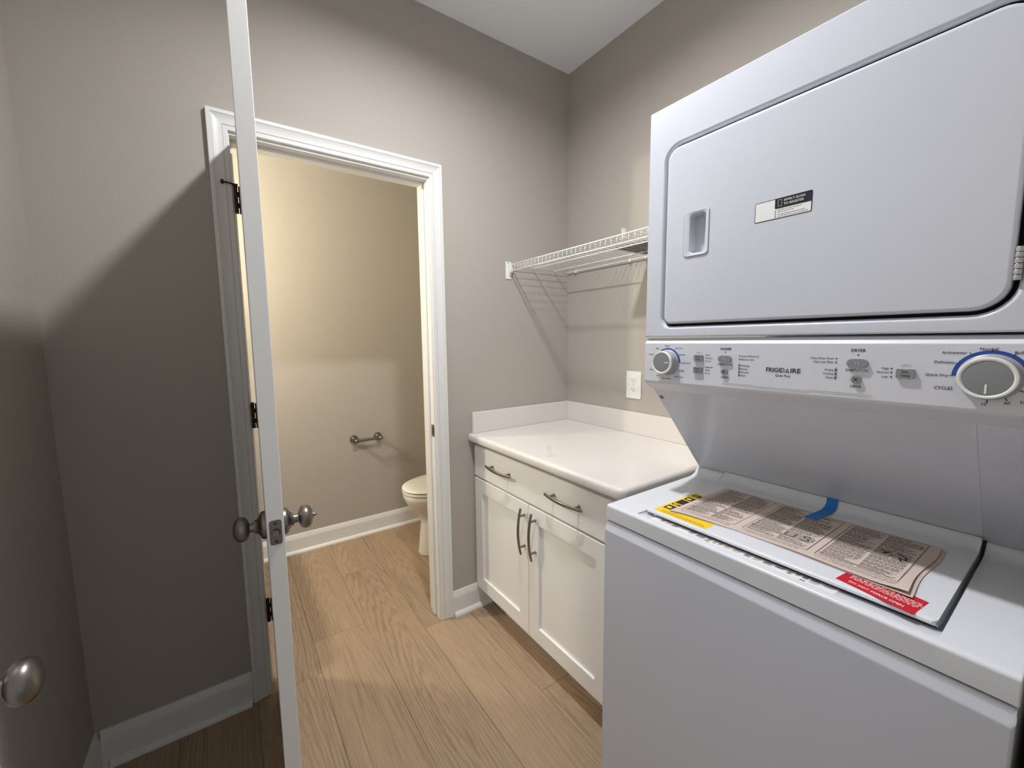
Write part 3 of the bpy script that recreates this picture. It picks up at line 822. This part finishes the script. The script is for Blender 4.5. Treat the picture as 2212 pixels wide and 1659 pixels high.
dial(DD, 0.0305, -90, 'right dial pointing down, for the dryer')
# buttons
def button(y, z, w, h, r, name='button', txt=None, depth=0.004):
    b = NB(); prism(b, rrect(y-w/2-0.0008, y+w/2+0.0008, z-h/2-0.0008, z+h/2+0.0008, r+0.0006), 'x', XCF-0.0001, XCF-0.0005)
    g = obj(name, b, M['gap'], cc)
    b = NB(); prism(b, rrect(y-w/2, y+w/2, z-h/2, z+h/2, r), 'x', XCF-0.0003, XCF-depth, 0.001, 2)
    return b, depth
def add_button(y, z, w, h, r, lines=None, cross=False, pause=False, depth=0.0045):
    b = NB(); prism(b, rrect(y-w/2, y+w/2, z-h/2, z+h/2, r), 'x', XCF+0.0005, XCF-depth, 0.0012, 2)
    bo = obj('button', b, M['gray'], lc, smooth=30)
    x = XCF-depth-0.0003
    t = NB()
    if lines:
        for i, s in enumerate(lines): put_text(t, s, (x, y, z+0.0031-i*0.0062), UX, UZ, 0.0036, bold=0.02)
        tag(obj('lettering', t, M['ink'], bo), kind='stuff')
    elif cross:
        q = 0.0032
        for sg in (-1, 1):
            d = Vector((0, q, q*sg)); s = Vector((0, q*sg, -q)).normalized()*0.0006; o = Vector((x, y, z))
            quad(t, [o-d-s, o+d-s, o+d+s, o-d+s])
        tag(obj('cross_mark', t, M['ink'], bo), kind='stuff')
    elif pause:
        for dy in (-0.0022, 0.0022): quad(t, [(x, y+dy-0.0010, z-0.0028), (x, y+dy+0.0010, z-0.0028), (x, y+dy+0.0010, z+0.0028), (x, y+dy-0.0010, z+0.0028)])
        tag(obj('pause_mark', t, M['lightgray'], bo), kind='stuff')
    else: t.free()
add_button(-1.2050, 1.3175, 0.0215, 0.0148, 0.0014, ['Wash', 'Temp'])
add_button(-1.2047, 1.2890, 0.0215, 0.0148, 0.0014, ['Water', 'Level'])
add_button(-1.2680, 1.3172, 0.0300, 0.0155, 0.00772, pause=True)
add_button(-1.2683, 1.2888, 0.0148, 0.0148, 0.00735, cross=True)
add_button(-1.5062, 1.3170, 0.0305, 0.0160, 0.00795, pause=True)
add_button(-1.5062, 1.2882, 0.0150, 0.0150, 0.00745, cross=True)
add_button(-1.5706, 1.3028, 0.0230, 0.0148, 0.0014, ['Dry', 'Temp'])
# indicator windows and dots
for y, za, zb in ((-1.3001, 1.2795, 1.3085), (-1.4749, 1.2855, 1.3080)):
    b = NB(); o = rrect(y-0.0022, y+0.0022, za, zb, 0.002)
    b.faces.new([b.verts.new((XT+0.0001, p[0], p[1])) for p in o])
    obj('indicator_strip', b, M['lightgray'], cc)
b = NB()
for y, z in ((-1.2232, 1.3250), (-1.2232, 1.3180), (-1.2232, 1.3108), (-1.2233, 1.2967), (-1.2233, 1.2896), (-1.2233, 1.2824), (-1.2685, 1.3322), (-1.2998, 1.3248), (-1.2998, 1.3177),
             (-1.3000, 1.3039), (-1.3000, 1.2968), (-1.3000, 1.2897), (-1.3000, 1.2825), (-1.4746, 1.3246), (-1.4746, 1.3178), (-1.4748, 1.3036), (-1.4748, 1.2963), (-1.4748, 1.2890), (-1.5063, 1.3318),
             (-1.5525, 1.3102), (-1.5525, 1.3035), (-1.5526, 1.2960)):
    b.faces.new([b.verts.new((XT-0.0002, y-0.0013*math.cos(a*math.pi/6), z+0.0013*math.sin(a*math.pi/6))) for a in range(12)])
tag(obj('indicator_dots', b, M['black'], cc), kind='stuff')
# lettering
x = XT-0.0001
b = NB()
def tx(s, y, z, h, al='c', w=None, bold=0.012): put_text(b, s, (x, y, z), UX, UZ, h, al, w, bold)
F0, FW_ = -1.3551, 0.0633
tx('FRIGID', F0, 1.2981, 0.0088, 'l', FW_*0.553, 0.02)
tx('IRE', F0-FW_*0.716, 1.2981, 0.0088, 'l', FW_*0.284, 0.02)
ya, yb = F0-FW_*0.562, F0-FW_*0.692; ym = (ya+yb)/2; za, zb = 1.2937, 1.3025; t_ = 0.0015
tri_o = [(ya, za), (yb, za), (ym, zb)]; tri_i = [(ya-0.0021, za+t_), (yb+0.0021, za+t_), (ym, zb-0.0032)]
for i in range(3):
    j = (i+1) % 3; quad(b, [(x, *tri_o[i]), (x, *tri_o[j]), (x, *tri_i[j]), (x, *tri_i[i])])
tag(obj('brand_lettering', b, M['ink'], cc), kind='stuff')
b = NB()
tx('Quiet Pack', -1.387, 1.2872, 0.0046, 'c', 0.028)
tx('WASHER', -1.2685, 1.3401, 0.0050, 'c', 0.0268, 0.02); tx('DRYER', -1.5062, 1.3403, 0.0050, 'c', 0.0208, 0.02)
for yy in (-1.2683, -1.5060):
    tx('START', yy+0.0018, 1.3044, 0.0042, 'r', 0.0145, 0.02); tx('|', yy+0.0004, 1.3044, 0.0046, 'c', None, 0.0); tx('CANCEL', yy, 1.2757, 0.0042, 'c', 0.0165, 0.02)
tx('CYCLES', -1.1600, 1.2845, 0.0042, 'c', 0.0150, 0.015); tx('CYCLES', -1.6158, 1.2826, 0.0048, 'c', 0.0205, 0.015)
for s, y, z in (('Close Washer Lid', -1.3030, 1.3248), ('Balance Load', -1.3030, 1.3177), ('Washing', -1.3035, 1.3039), ('Rinsing', -1.3035, 1.2968), ('Spinning', -1.3035, 1.2897), ('Done', -1.3035, 1.2825)):
    tx(s, y, z, 0.0034, 'l')
for s, y, z in (('Close Dryer Door', -1.4710, 1.3248), ('Clean Lint Filter', -1.4710, 1.3178), ('Drying', -1.4712, 1.3036), ('Cooling', -1.4712, 1.2963), ('Done', -1.4712, 1.2890), ('High', -1.5490, 1.3102), ('Normal', -1.5490, 1.3035), ('Low', -1.5490, 1.2960)):
    tx(s, y, z, 0.0034, 'r')
for s, z in (('Hot', 1.3250), ('Warm', 1.3180), ('Cool', 1.3108), ('Max/Fill', 1.2967), ('Med', 1.2896), ('Low', 1.2824)): tx(s, -1.2262, z, 0.0031, 'l')
for s, y, z, al in (('Bulky', -1.0955, 1.3395, 'r'), ('Normal', -1.1190, 1.3460, 'c'), ('Activewear', -1.1400, 1.3405, 'l'), ('Delicates', -1.1525, 1.3246, 'l'), ('Quick Wash', -1.1600, 1.3043, 'l'),
                    ('Drain & Spin', -1.1420, 1.2690, 'l'), ('Rinse & Spin', -1.1189, 1.2625, 'c'), ('Soak', -1.0975, 1.2690, 'r'), ('Light Soil', -1.0835, 1.2838, 'r'), ('Cold', -1.0800, 1.3045, 'r'), ('Heavy Soil', -1.0855, 1.3238, 'r')):
    tx(s, y, z, 0.0032, al)
for s, y, z, al in (('Quick Dry', -1.6195, 1.3030, 'r'), ('Delicates', -1.6245, 1.3236, 'r'), ('Activewear', -1.6375, 1.3386, 'r'), ('Normal', -1.6590, 1.3446, 'c'), ('Bulky', -1.6838, 1.3396, 'l'),
                    ("15'", -1.6605, 1.2620, 'c'), ("30'", -1.6820, 1.2660, 'c'), ("60'", -1.6985, 1.2820, 'l'), ('Timed', -1.6930, 1.2685, 'l')):
    tx(s, y, z, 0.0040, al)
tag(obj('lettering', b, M['ink'], cc), kind='stuff')
b = NB()
for yy in (-1.2683, -1.5060): tx('PAUSE', yy-0.0014, 1.3044, 0.0042, 'l', 0.0145, 0.0)
for y, z in ((-1.2050, 1.3282), (-1.5706, 1.3142)):
    for i, w in ((0, 0.010), (1, 0.0145)): quad(b, [(x, y+w/2, z+0.0030-i*0.0027), (x, y-w/2, z+0.0030-i*0.0027), (x, y-w/2, z+0.0036-i*0.0027), (x, y+w/2, z+0.0036-i*0.0027)])
# double curved line under the brand
path = [(-1.2635, 1.2628), (-1.33, 1.2625), (-1.3385, 1.2608), (-1.43, 1.2603), (-1.438, 1.2622), (-1.475, 1.2618), (-1.530, 1.2610)]
for dz in (0.0, -0.0032):
    for p, q in zip(path, path[1:]): quad(b, [(x, p[0], p[1]+dz-0.0003), (x, q[0], q[1]+dz*1.1-0.0003), (x, q[0], q[1]+dz*1.1+0.0003), (x, p[0], p[1]+dz+0.0003)])
tag(obj('faint_lettering', b, M['inkgray'], cc), kind='stuff')

# dryer cabinet with the recessed door pocket
ZB, ZTOP = 1.3690, 1.9300
DY0, DY1, DZ0, DZ1 = -1.1045, -1.6735, 1.4010, 1.8235
rad = (0.040, 0.018, 0.030, 0.040)          # order: low y low z (right bottom), left bottom, left top, right top
def dpts(g): return rrect(DY1-g, DY0+g, DZ0-g, DZ1+g, tuple(r+g for r in rad), 8)
def X3(x, pts): return [(x, p[0], p[1]) for p in pts]
pk = dpts(0.0058)
outer = radial_rect(pk, Y1+0.003, Y0-0.003, ZB+0.003, ZTOP-0.003)
outer2 = radial_rect(pk, Y1, Y0, ZB, ZTOP)
b = NB()
loops(b, [X3(-0.035, outer2), X3(XDF+0.003, outer2), X3(XDF, outer), X3(XDF, dpts(0.0135)), X3(XDF+0.0010, dpts(0.0105)), X3(XDF+0.0050, dpts(0.0068)), X3(XDF+0.010, pk)], True, False)
dc = obj('dryer_cabinet', b, M['enamel'], lc, smooth=40)
b = NB(); loops(b, [X3(XDF+0.010, pk), X3(XDF+0.026, pk)], False, True); obj('door_pocket', b, M['gap'], dc)
# dryer door with handle hole
hp = lambda g: rrect(-1.2185-g, -1.1530+g, 1.5575-g, 1.6635+g, 0.011+g, 8)
b = NB()
XDD = XDF-0.0015
op_ = dpts(0.0)
loops(b, [X3(XDF+0.020, op_), X3(XDD+0.0045, op_), X3(XDD+0.0015, dpts(-0.0012)), X3(XDD, dpts(-0.0045)), X3(XDD, dpts(-0.0065)), X3(XDD, hp(0))], False, False)
dd = obj('dryer_door', b, M['enamel'], lc, smooth=40)
b = NB()
cup = lambda g: rrect(-1.2085-g, -1.1700+g, 1.5660-g, 1.6545+g, 0.008+g, 8)
def cupback(): return rrect(-1.1925, -1.1715, 1.5680, 1.6520, 0.005, 8)
loops(b, [X3(XDD+0.003, hp(-0.0006)), X3(XDD-0.0004, hp(-0.0006)), X3(XDD-0.0022, hp(-0.0022)), X3(XDD-0.0018, cup(0.004)), X3(XDD-0.0006, cup(0.001)), X3(XDD+0.002, cup(0)), X3(XDD+0.024, cupback())], False, True)
obj('handle_cup', b, M['handlecup'], dd, smooth=45)
for zc in (1.465, 1.760):
    b = NB()
    for i in range(6):
        za = zc-0.0235+i*0.0079
        lathe(b, [(0, 0.0004), (0.0042, 0.0004), (0.0046, 0.001), (0.0046, 0.0070), (0.0042, 0.0075), (0, 0.0075)], (XDF-0.0008, -1.6772, za), (0, 0, 1), 16)
    obj('hinge', b, M['metal'], dd, smooth=40)
# registration sticker, the scan code left blank
SYL, SYR, SZ0, SZ1 = -1.3165, -1.4190, 1.6012, 1.6405
b = NB(); prism(b, rrect(SYR, SYL, SZ0, SZ1, 0.0028), 'x', XDD-0.0001, XDD-0.0004); stk = obj('sticker', b, M['navy'], dd, label='white registration sticker with dark border and black heading')
b = NB(); o = rrect(SYR+0.0013, SYL-0.0013, SZ0+0.0013, SZ1-0.0013, 0.002); b.faces.new([b.verts.new((XDD-0.0006, p[0], p[1])) for p in o])
obj('sticker_field', b, M['whiteplastic'], stk)
b = NB(); o = rrect(SYR+0.0002, -1.3545, 1.6205, SZ1-0.0001, (0.0004, 0.0025, 0.0004, 0.0025)); b.faces.new([b.verts.new((XDD-0.0008, p[0], p[1])) for p in o])
obj('sticker_heading', b, M['navy'], stk)
b = NB(); xs = XDD-0.0010
put_text(b, 'SIMPLY SCAN', (xs, -1.3705, 1.6345), UX, UZ, 0.0040, 'l', 0.0365, 0.02); put_text(b, 'TO REGISTER', (xs, -1.3705, 1.6274), UX, UZ, 0.0040, 'l', 0.0350, 0.02)
for (a0, a1, b0, b1) in ((-1.3605, -1.3600, 1.6245, 1.6372), (-1.3670, -1.3665, 1.6245, 1.6372), (-1.3670, -1.3600, 1.6367, 1.6372), (-1.3670, -1.3600, 1.6245, 1.6250)):
    quad(b, [(xs, a0, b0), (xs, a1, b0), (xs, a1, b1), (xs, a0, b1)])
tag(obj('sticker_lettering', b, mat('pale_lettering', srgb(222, 216, 206), 0.5), stk), kind='stuff')
b = NB(); rnd = random.Random(2); xs = XDD-0.0008
for z, w in ((1.6175, 0.042), (1.6138, 0.026), (1.6090, 0.045), (1.6052, 0.053)):
    s = 0
    while s < w:
        q = rnd.uniform(0.002, 0.006); quad(b, [(xs, -1.3600-s, z-0.0005), (xs, -1.3600-s-q, z-0.0005), (xs, -1.3600-s-q, z+0.0006), (xs, -1.3600-s, z+0.0006)]); s += q+0.001
z = 1.6035
while z < 1.618:
    q = rnd.uniform(0.001, 0.003); quad(b, [(xs, -1.3553, z), (xs, -1.3570, z), (xs, -1.3570, z+q), (xs, -1.3553, z+q)]); z += q+0.0006
tag(obj('fine_print', b, M['inkgray'], stk), kind='stuff')

# ------------------------------------------------------------------ instruction sheet taped on the lid
YS0, YS1 = -1.184, -1.606
def lerp(a, b, t): return a+(b-a)*t
def sstep(t): t = max(0, min(1, t)); return t*t*(3-2*t)
def xfront(u):
    pts = [(0, -0.752), (0.08, -0.742), (0.35, -0.7245), (0.6, -0.7250), (0.85, -0.731), (1, -0.735)]
    for (a, p), (c, q) in zip(pts, pts[1:]):
        if u <= c: return lerp(p, q, (u-a)/(c-a))
    return pts[-1][1]
def sheet_pt(u, v, h=0.0, du=0.0, low=0):
    y = lerp(YS0, YS1, u) - 0.003*math.sin(v*7)*sstep((u-0.9)/0.1)
    xb = -0.487 + 0.006*u
    x_ = lerp(xb, xfront(u), v)
    lift = 0.0035*sstep((u-0.72)/0.28)*(0.4+0.6*v) + 0.0020*sstep((v-0.8)/0.2)*(0.5+0.5*math.sin(u*11+0.5)) + 0.004*sstep((u-0.9)/0.1)*sstep((v-0.55)/0.45)
    return Vector((x_, y + du, LZ + 0.0013 + (lift if not low else lift*0.35) + h))
sh = root('instruction_sheet', ((-0.61), (YS0+YS1)/2, LZ), 'printed newsprint instruction sheet lying on the washer lid', 'paper')
def paper_page(nu, nv, fn, thick=0.00025):
    bm = NB()
    T_ = [[bm.verts.new(fn(i/nu, j/nv, thick)) for j in range(nv+1)] for i in range(nu+1)]
    Bm = [[bm.verts.new(fn(i/nu, j/nv, 0)) for j in range(nv+1)] for i in range(nu+1)]
    for i in range(nu):
        for j in range(nv):
            bm.faces.new((T_[i][j], T_[i+1][j], T_[i+1][j+1], T_[i][j+1])); bm.faces.new((Bm[i][j], Bm[i][j+1], Bm[i+1][j+1], Bm[i+1][j]))
    for i in range(nu):
        bm.faces.new((T_[i][0], Bm[i][0], Bm[i+1][0], T_[i+1][0])); bm.faces.new((T_[i][nv], T_[i+1][nv], Bm[i+1][nv], Bm[i][nv]))
    for j in range(nv):
        bm.faces.new((T_[0][j], T_[0][j+1], Bm[0][j+1], Bm[0][j])); bm.faces.new((T_[nu][j], Bm[nu][j], Bm[nu][j+1], T_[nu][j+1]))
    return bm
pg = obj('page', paper_page(40, 16, lambda u, v, h: sheet_pt(u, v, h)), M['paper'], sh, smooth=60)
obj('page', paper_page(40, 16, lambda u, v, h: sheet_pt(0.01+u*0.99, 0.02+v*(0.985+0.012*sstep((u-0.8)/0.2)), h-0.0008, -0.006*sstep((u-0.6)/0.4), 1)), M['paper'], sh, smooth=60)
b = NB(); rnd = random.Random(21)
PH = 0.00045
def uof(y): return (y-YS0)/(YS1-YS0)
def pq(y0, y1, v0, v1, mi, nu=1):
    u0, u1 = uof(y0), uof(y1)
    for k in range(nu):
        a, c = lerp(u0, u1, k/nu), lerp(u0, u1, (k+1)/nu)
        quad(b, [sheet_pt(a, v0, PH), sheet_pt(c, v0, PH), sheet_pt(c, v1, PH), sheet_pt(a, v1, PH)], mi)
panels = [(-1.197, -1.315), (-1.331, -1.455), (-1.468, -1.590)]
for pi, (ya, yb) in enumerate(panels):
    va, vb = 0.03, 0.90
    pq(ya, ya-0.0009, va, vb, 1); pq(yb+0.0009, yb, va, vb, 1)
    pq(ya, yb, va, va+0.005, 1, 8); pq(ya, yb, vb-0.005, vb, 1, 8)
    v = va+0.022
    cols = [(ya-0.005, (ya+yb)/2+0.0025), ((ya+yb)/2-0.0025, yb+0.005)]
    while v < vb-0.03:
        r = rnd.random()
        if r < 0.16:                                # heading over the full width
            pq(ya-0.005, lerp(ya, yb, rnd.uniform(0.55, 0.94)), v, v+0.010, 1, 4); pq(ya-0.004, ya-0.010, v-0.002, v+0.012, 1); v += 0.022
        else:
            dense = rnd.random() < 0.62
            for rows in range(rnd.randint(3, 8)):
                if v > vb-0.03: break
                for (ca, cb) in cols:
                    y = ca; end = cb + (0 if dense else rnd.uniform(0, 0.02))
                    while y > end+0.004:
                        w = rnd.uniform(0.004, 0.013); w = min(w, y-end)
                        pq(y, y-w, v, v+0.0075, 0); y -= w+0.0016
                v += 0.0125
            v += 0.008
    for k in range(2):                              # a foot note under the frame
        y = ya-rnd.uniform(0, 0.03)
        while y > yb+0.01:
            w = rnd.uniform(0.004, 0.012); pq(y, y-w, vb+0.022+k*0.018, vb+0.028+k*0.018, 0); y -= w+0.002
tag(obj('printed_text', b, [M['printink'], M['printbold']], pg), kind='stuff')
# small pictures on the middle and right panels
b = NB()
for (ya, yb, va, vb) in ((-1.398, -1.418, 0.62, 0.76), (-1.424, -1.446, 0.62, 0.76), (-1.535, -1.555, 0.36, 0.52), (-1.560, -1.582, 0.36, 0.55)):
    quad(b, [sheet_pt(uof(ya), va, PH+0.0002), sheet_pt(uof(yb), va, PH+0.0002), sheet_pt(uof(yb), vb, PH+0.0002), sheet_pt(uof(ya), vb, PH+0.0002)], 0)
def pl(pts, w=0.0009):
    for (y0, v0), (y1, v1) in zip(pts, pts[1:]):
        A = sheet_pt(uof(y0), v0, PH+0.0004); B_ = sheet_pt(uof(y1), v1, PH+0.0004); d = (B_-A); s = Vector((d.y, -d.x, 0)).normalized()*w
        quad(b, [A-s, B_-s, B_+s, A+s], 1)
pl([(-1.400, 0.65), (-1.400, 0.74), (-1.416, 0.74), (-1.416, 0.65)])
pl([(-1.441, 0.66), (-1.437, 0.635), (-1.429, 0.645), (-1.431, 0.675), (-1.440, 0.69), (-1.442, 0.72), (-1.434, 0.745), (-1.428, 0.73)], 0.0012)
pl([(-1.538, 0.40), (-1.548, 0.43), (-1.552, 0.40), (-1.545, 0.47)], 0.0016)
pl([(-1.563, 0.39), (-1.577, 0.44), (-1.579, 0.49), (-1.568, 0.47), (-1.575, 0.53)], 0.0016)
tag(obj('printed_pictures', b, [mat('newsprint_tint', srgb(160, 150, 142), 0.8), M['printbold']], pg), kind='stuff')

# blue tape holding the sheet to the ridge of the lid
b = NB()
path = [(-0.532, LZ+0.0024), (-0.500, LZ+0.0024), (-0.478, LZ+0.0022), (-0.452, LZ+0.0012), (-0.434, 0.9506), (-0.4235, 0.9556), (-0.4155, 0.9621), (-0.4095, 0.9672), (-0.4045, 0.9677)]
top = [[(p[0], -1.3895-0.004*math.sin(i*0.5)-0.006*(i/8), p[1]+0.0003), (p[0], -1.4140-0.004*math.sin(i*0.5)-0.004*(i/8), p[1]+0.0003)] for i, p in enumerate(path)]
rings = [[t[0], t[1], (t[1][0], t[1][1], t[1][2]-0.0003), (t[0][0], t[0][1], t[0][2]-0.0003)] for t in top]
loops(b, rings, True, True)
tp = obj('tape_strip', b, M['tape'], None)
tag(tp, 'short strip of blue tape holding the printed sheet to the lid', 'tape')

# ------------------------------------------------------------------ powder room things
th_ = root('paper_holder', (-0.84, DP, 0.69), 'aged nickel toilet paper holder with no roll on the far wall', 'paper holder')
for xk in (-0.922, -0.760):
    b = NB(); lathe(b, [(0, 0.0005), (0.0275, 0.0005), (0.0275, 0.004), (0.0265, 0.011), (0.0230, 0.020), (0.0170, 0.028), (0.0130, 0.036), (0.0125, 0.048), (0.0145, 0.054), (0.0160, 0.065), (0.0140, 0.076), (0.007, 0.083), (0, 0.084)], (xk, DP, 0.695), (0, -1, 0), 24)
    obj('post', b, M['darknickel'], th_, smooth=40)
b = NB(); tube(b, [(-0.917, DP-0.066, 0.695), (-0.846, DP-0.066, 0.695)], 0.0112, 16); tube(b, [(-0.848, DP-0.066, 0.695), (-0.765, DP-0.066, 0.695)], 0.0092, 16)
obj('bar', b, M['darknickel'], th_, smooth=40)

TY = 0.655
to = root('toilet', (-0.38, TY, 0), 'white elongated toilet with closed lid beside the far wall', 'toilet')
def oval(xf, xb, hw, z, n=40, sq=2.3):
    """elongated outline: front tip at xf, back at xb, half width hw"""
    xc = xf + min(0.28, (xb-xf)*0.55); pts = []
    for k in range(n):
        a = 2*math.pi*k/n; c, s = math.cos(a), math.sin(a)
        e = 2/sq
        cx_ = abs(c)**(e)*(1 if c > 0 else -1) if c > 0 else -abs(c)
        sy_ = abs(s)**(0.92)*(1 if s > 0 else -1)
        X = xc + (xb-xc)*cx_ if c > 0 else xc + (xc-xf)*cx_
        pts.append((X, TY+hw*sy_, z))
    return pts
b = NB()
loops(b, [oval(-0.672, -0.20, 0.112, 0.002), oval(-0.676, -0.20, 0.114, 0.012), oval(-0.670, -0.20, 0.110, 0.05), oval(-0.660, -0.20, 0.106, 0.14), oval(-0.652, -0.20, 0.108, 0.205), oval(-0.662, -0.20, 0.118, 0.245),
          oval(-0.700, -0.20, 0.142, 0.295), oval(-0.738, -0.20, 0.166, 0.345), oval(-0.757, -0.20, 0.179, 0.385), oval(-0.760, -0.20, 0.181, 0.405), oval(-0.755, -0.20, 0.177, 0.4155)], True, True)
obj('bowl', b, M['porcelain'], to, smooth=60)
b = NB(); loops(b, [oval(-0.758, -0.21, 0.178, 0.4185), oval(-0.764, -0.21, 0.183, 0.4215), oval(-0.764, -0.21, 0.183, 0.4320), oval(-0.758, -0.21, 0.178, 0.4350)], True, True); obj('seat', b, M['seat'], to, smooth=60)
b = NB(); loops(b, [oval(-0.757, -0.21, 0.177, 0.4385), oval(-0.764, -0.21, 0.183, 0.4420), oval(-0.764, -0.21, 0.183, 0.4500), oval(-0.754, -0.215, 0.175, 0.4560), oval(-0.70, -0.24, 0.140, 0.4600), oval(-0.60, -0.28, 0.08, 0.4615)], True, True); obj('lid', b, M['seat'], to, smooth=60)
b = NB(); box(b, -0.215, -0.03, TY-0.21, TY+0.21, 0.40, 0.735, 0.02, 3); box(b, -0.20, -0.04, TY-0.14, TY+0.14, 0.002, 0.41, 0.02, 3); tk = obj('tank', b, M['porcelain'], to, smooth=40)
b = NB(); box(b, -0.225, -0.025, TY-0.218, TY+0.218, 0.736, 0.768, 0.009, 3); obj('tank_lid', b, M['porcelain'], to, smooth=40)
b = NB(); lathe(b, [(0, 0), (0.012, 0), (0.012, 0.012), (0, 0.014)], (-0.215, TY+0.15, 0.69), (-1, 0, 0), 16); box(b, -0.236, -0.228, TY+0.075, TY+0.16, 0.684, 0.696, 0.003, 2); obj('flush_lever', b, M['nickel'], to)

# small vanity left in the powder room; its edge shades the floor behind the doorway
va = root('vanity', (-1.97, 0.62, 0), 'white powder room vanity under the warm globe lamp', 'vanity')
b = NB(); box(b, -2.236, -1.70, 0.315, 0.925, 0.09, 0.80); box(b, -2.236, -1.76, 0.315, 0.925, 0.001, 0.09); obj('carcass', b, M['cabinet'], va)
for y0, y1 in ((0.325, 0.617), (0.623, 0.915)):
    b = NB(); box(b, -1.699, -1.681, y0, y1, 0.11, 0.78, 0.002, 1); vd = obj('door', b, M['cabinet'], va)
    b = NB(); lathe(b, [(0, 0), (0.006, 0), (0.005, 0.012), (0.013, 0.02), (0.010, 0.027), (0, 0.029)], (-1.681, y1-0.03 if y0 < 0.5 else y0+0.03, 0.68), (1, 0, 0), 16); obj('knob', b, M['nickel'], vd, smooth=40)
b = NB(); box(b, -2.246, -1.672, 0.302, 0.938, 0.801, 0.835, 0.004, 2); obj('top', b, M['quartz'], va)
b = NB(); tube(b, [(-2.17, 0.62, 0.836), (-2.17, 0.62, 0.95), (-2.14, 0.62, 0.985), (-2.08, 0.62, 0.985), (-2.05, 0.62, 0.96)], 0.011, 12); obj('faucet', b, M['nickel'], va, smooth=50)
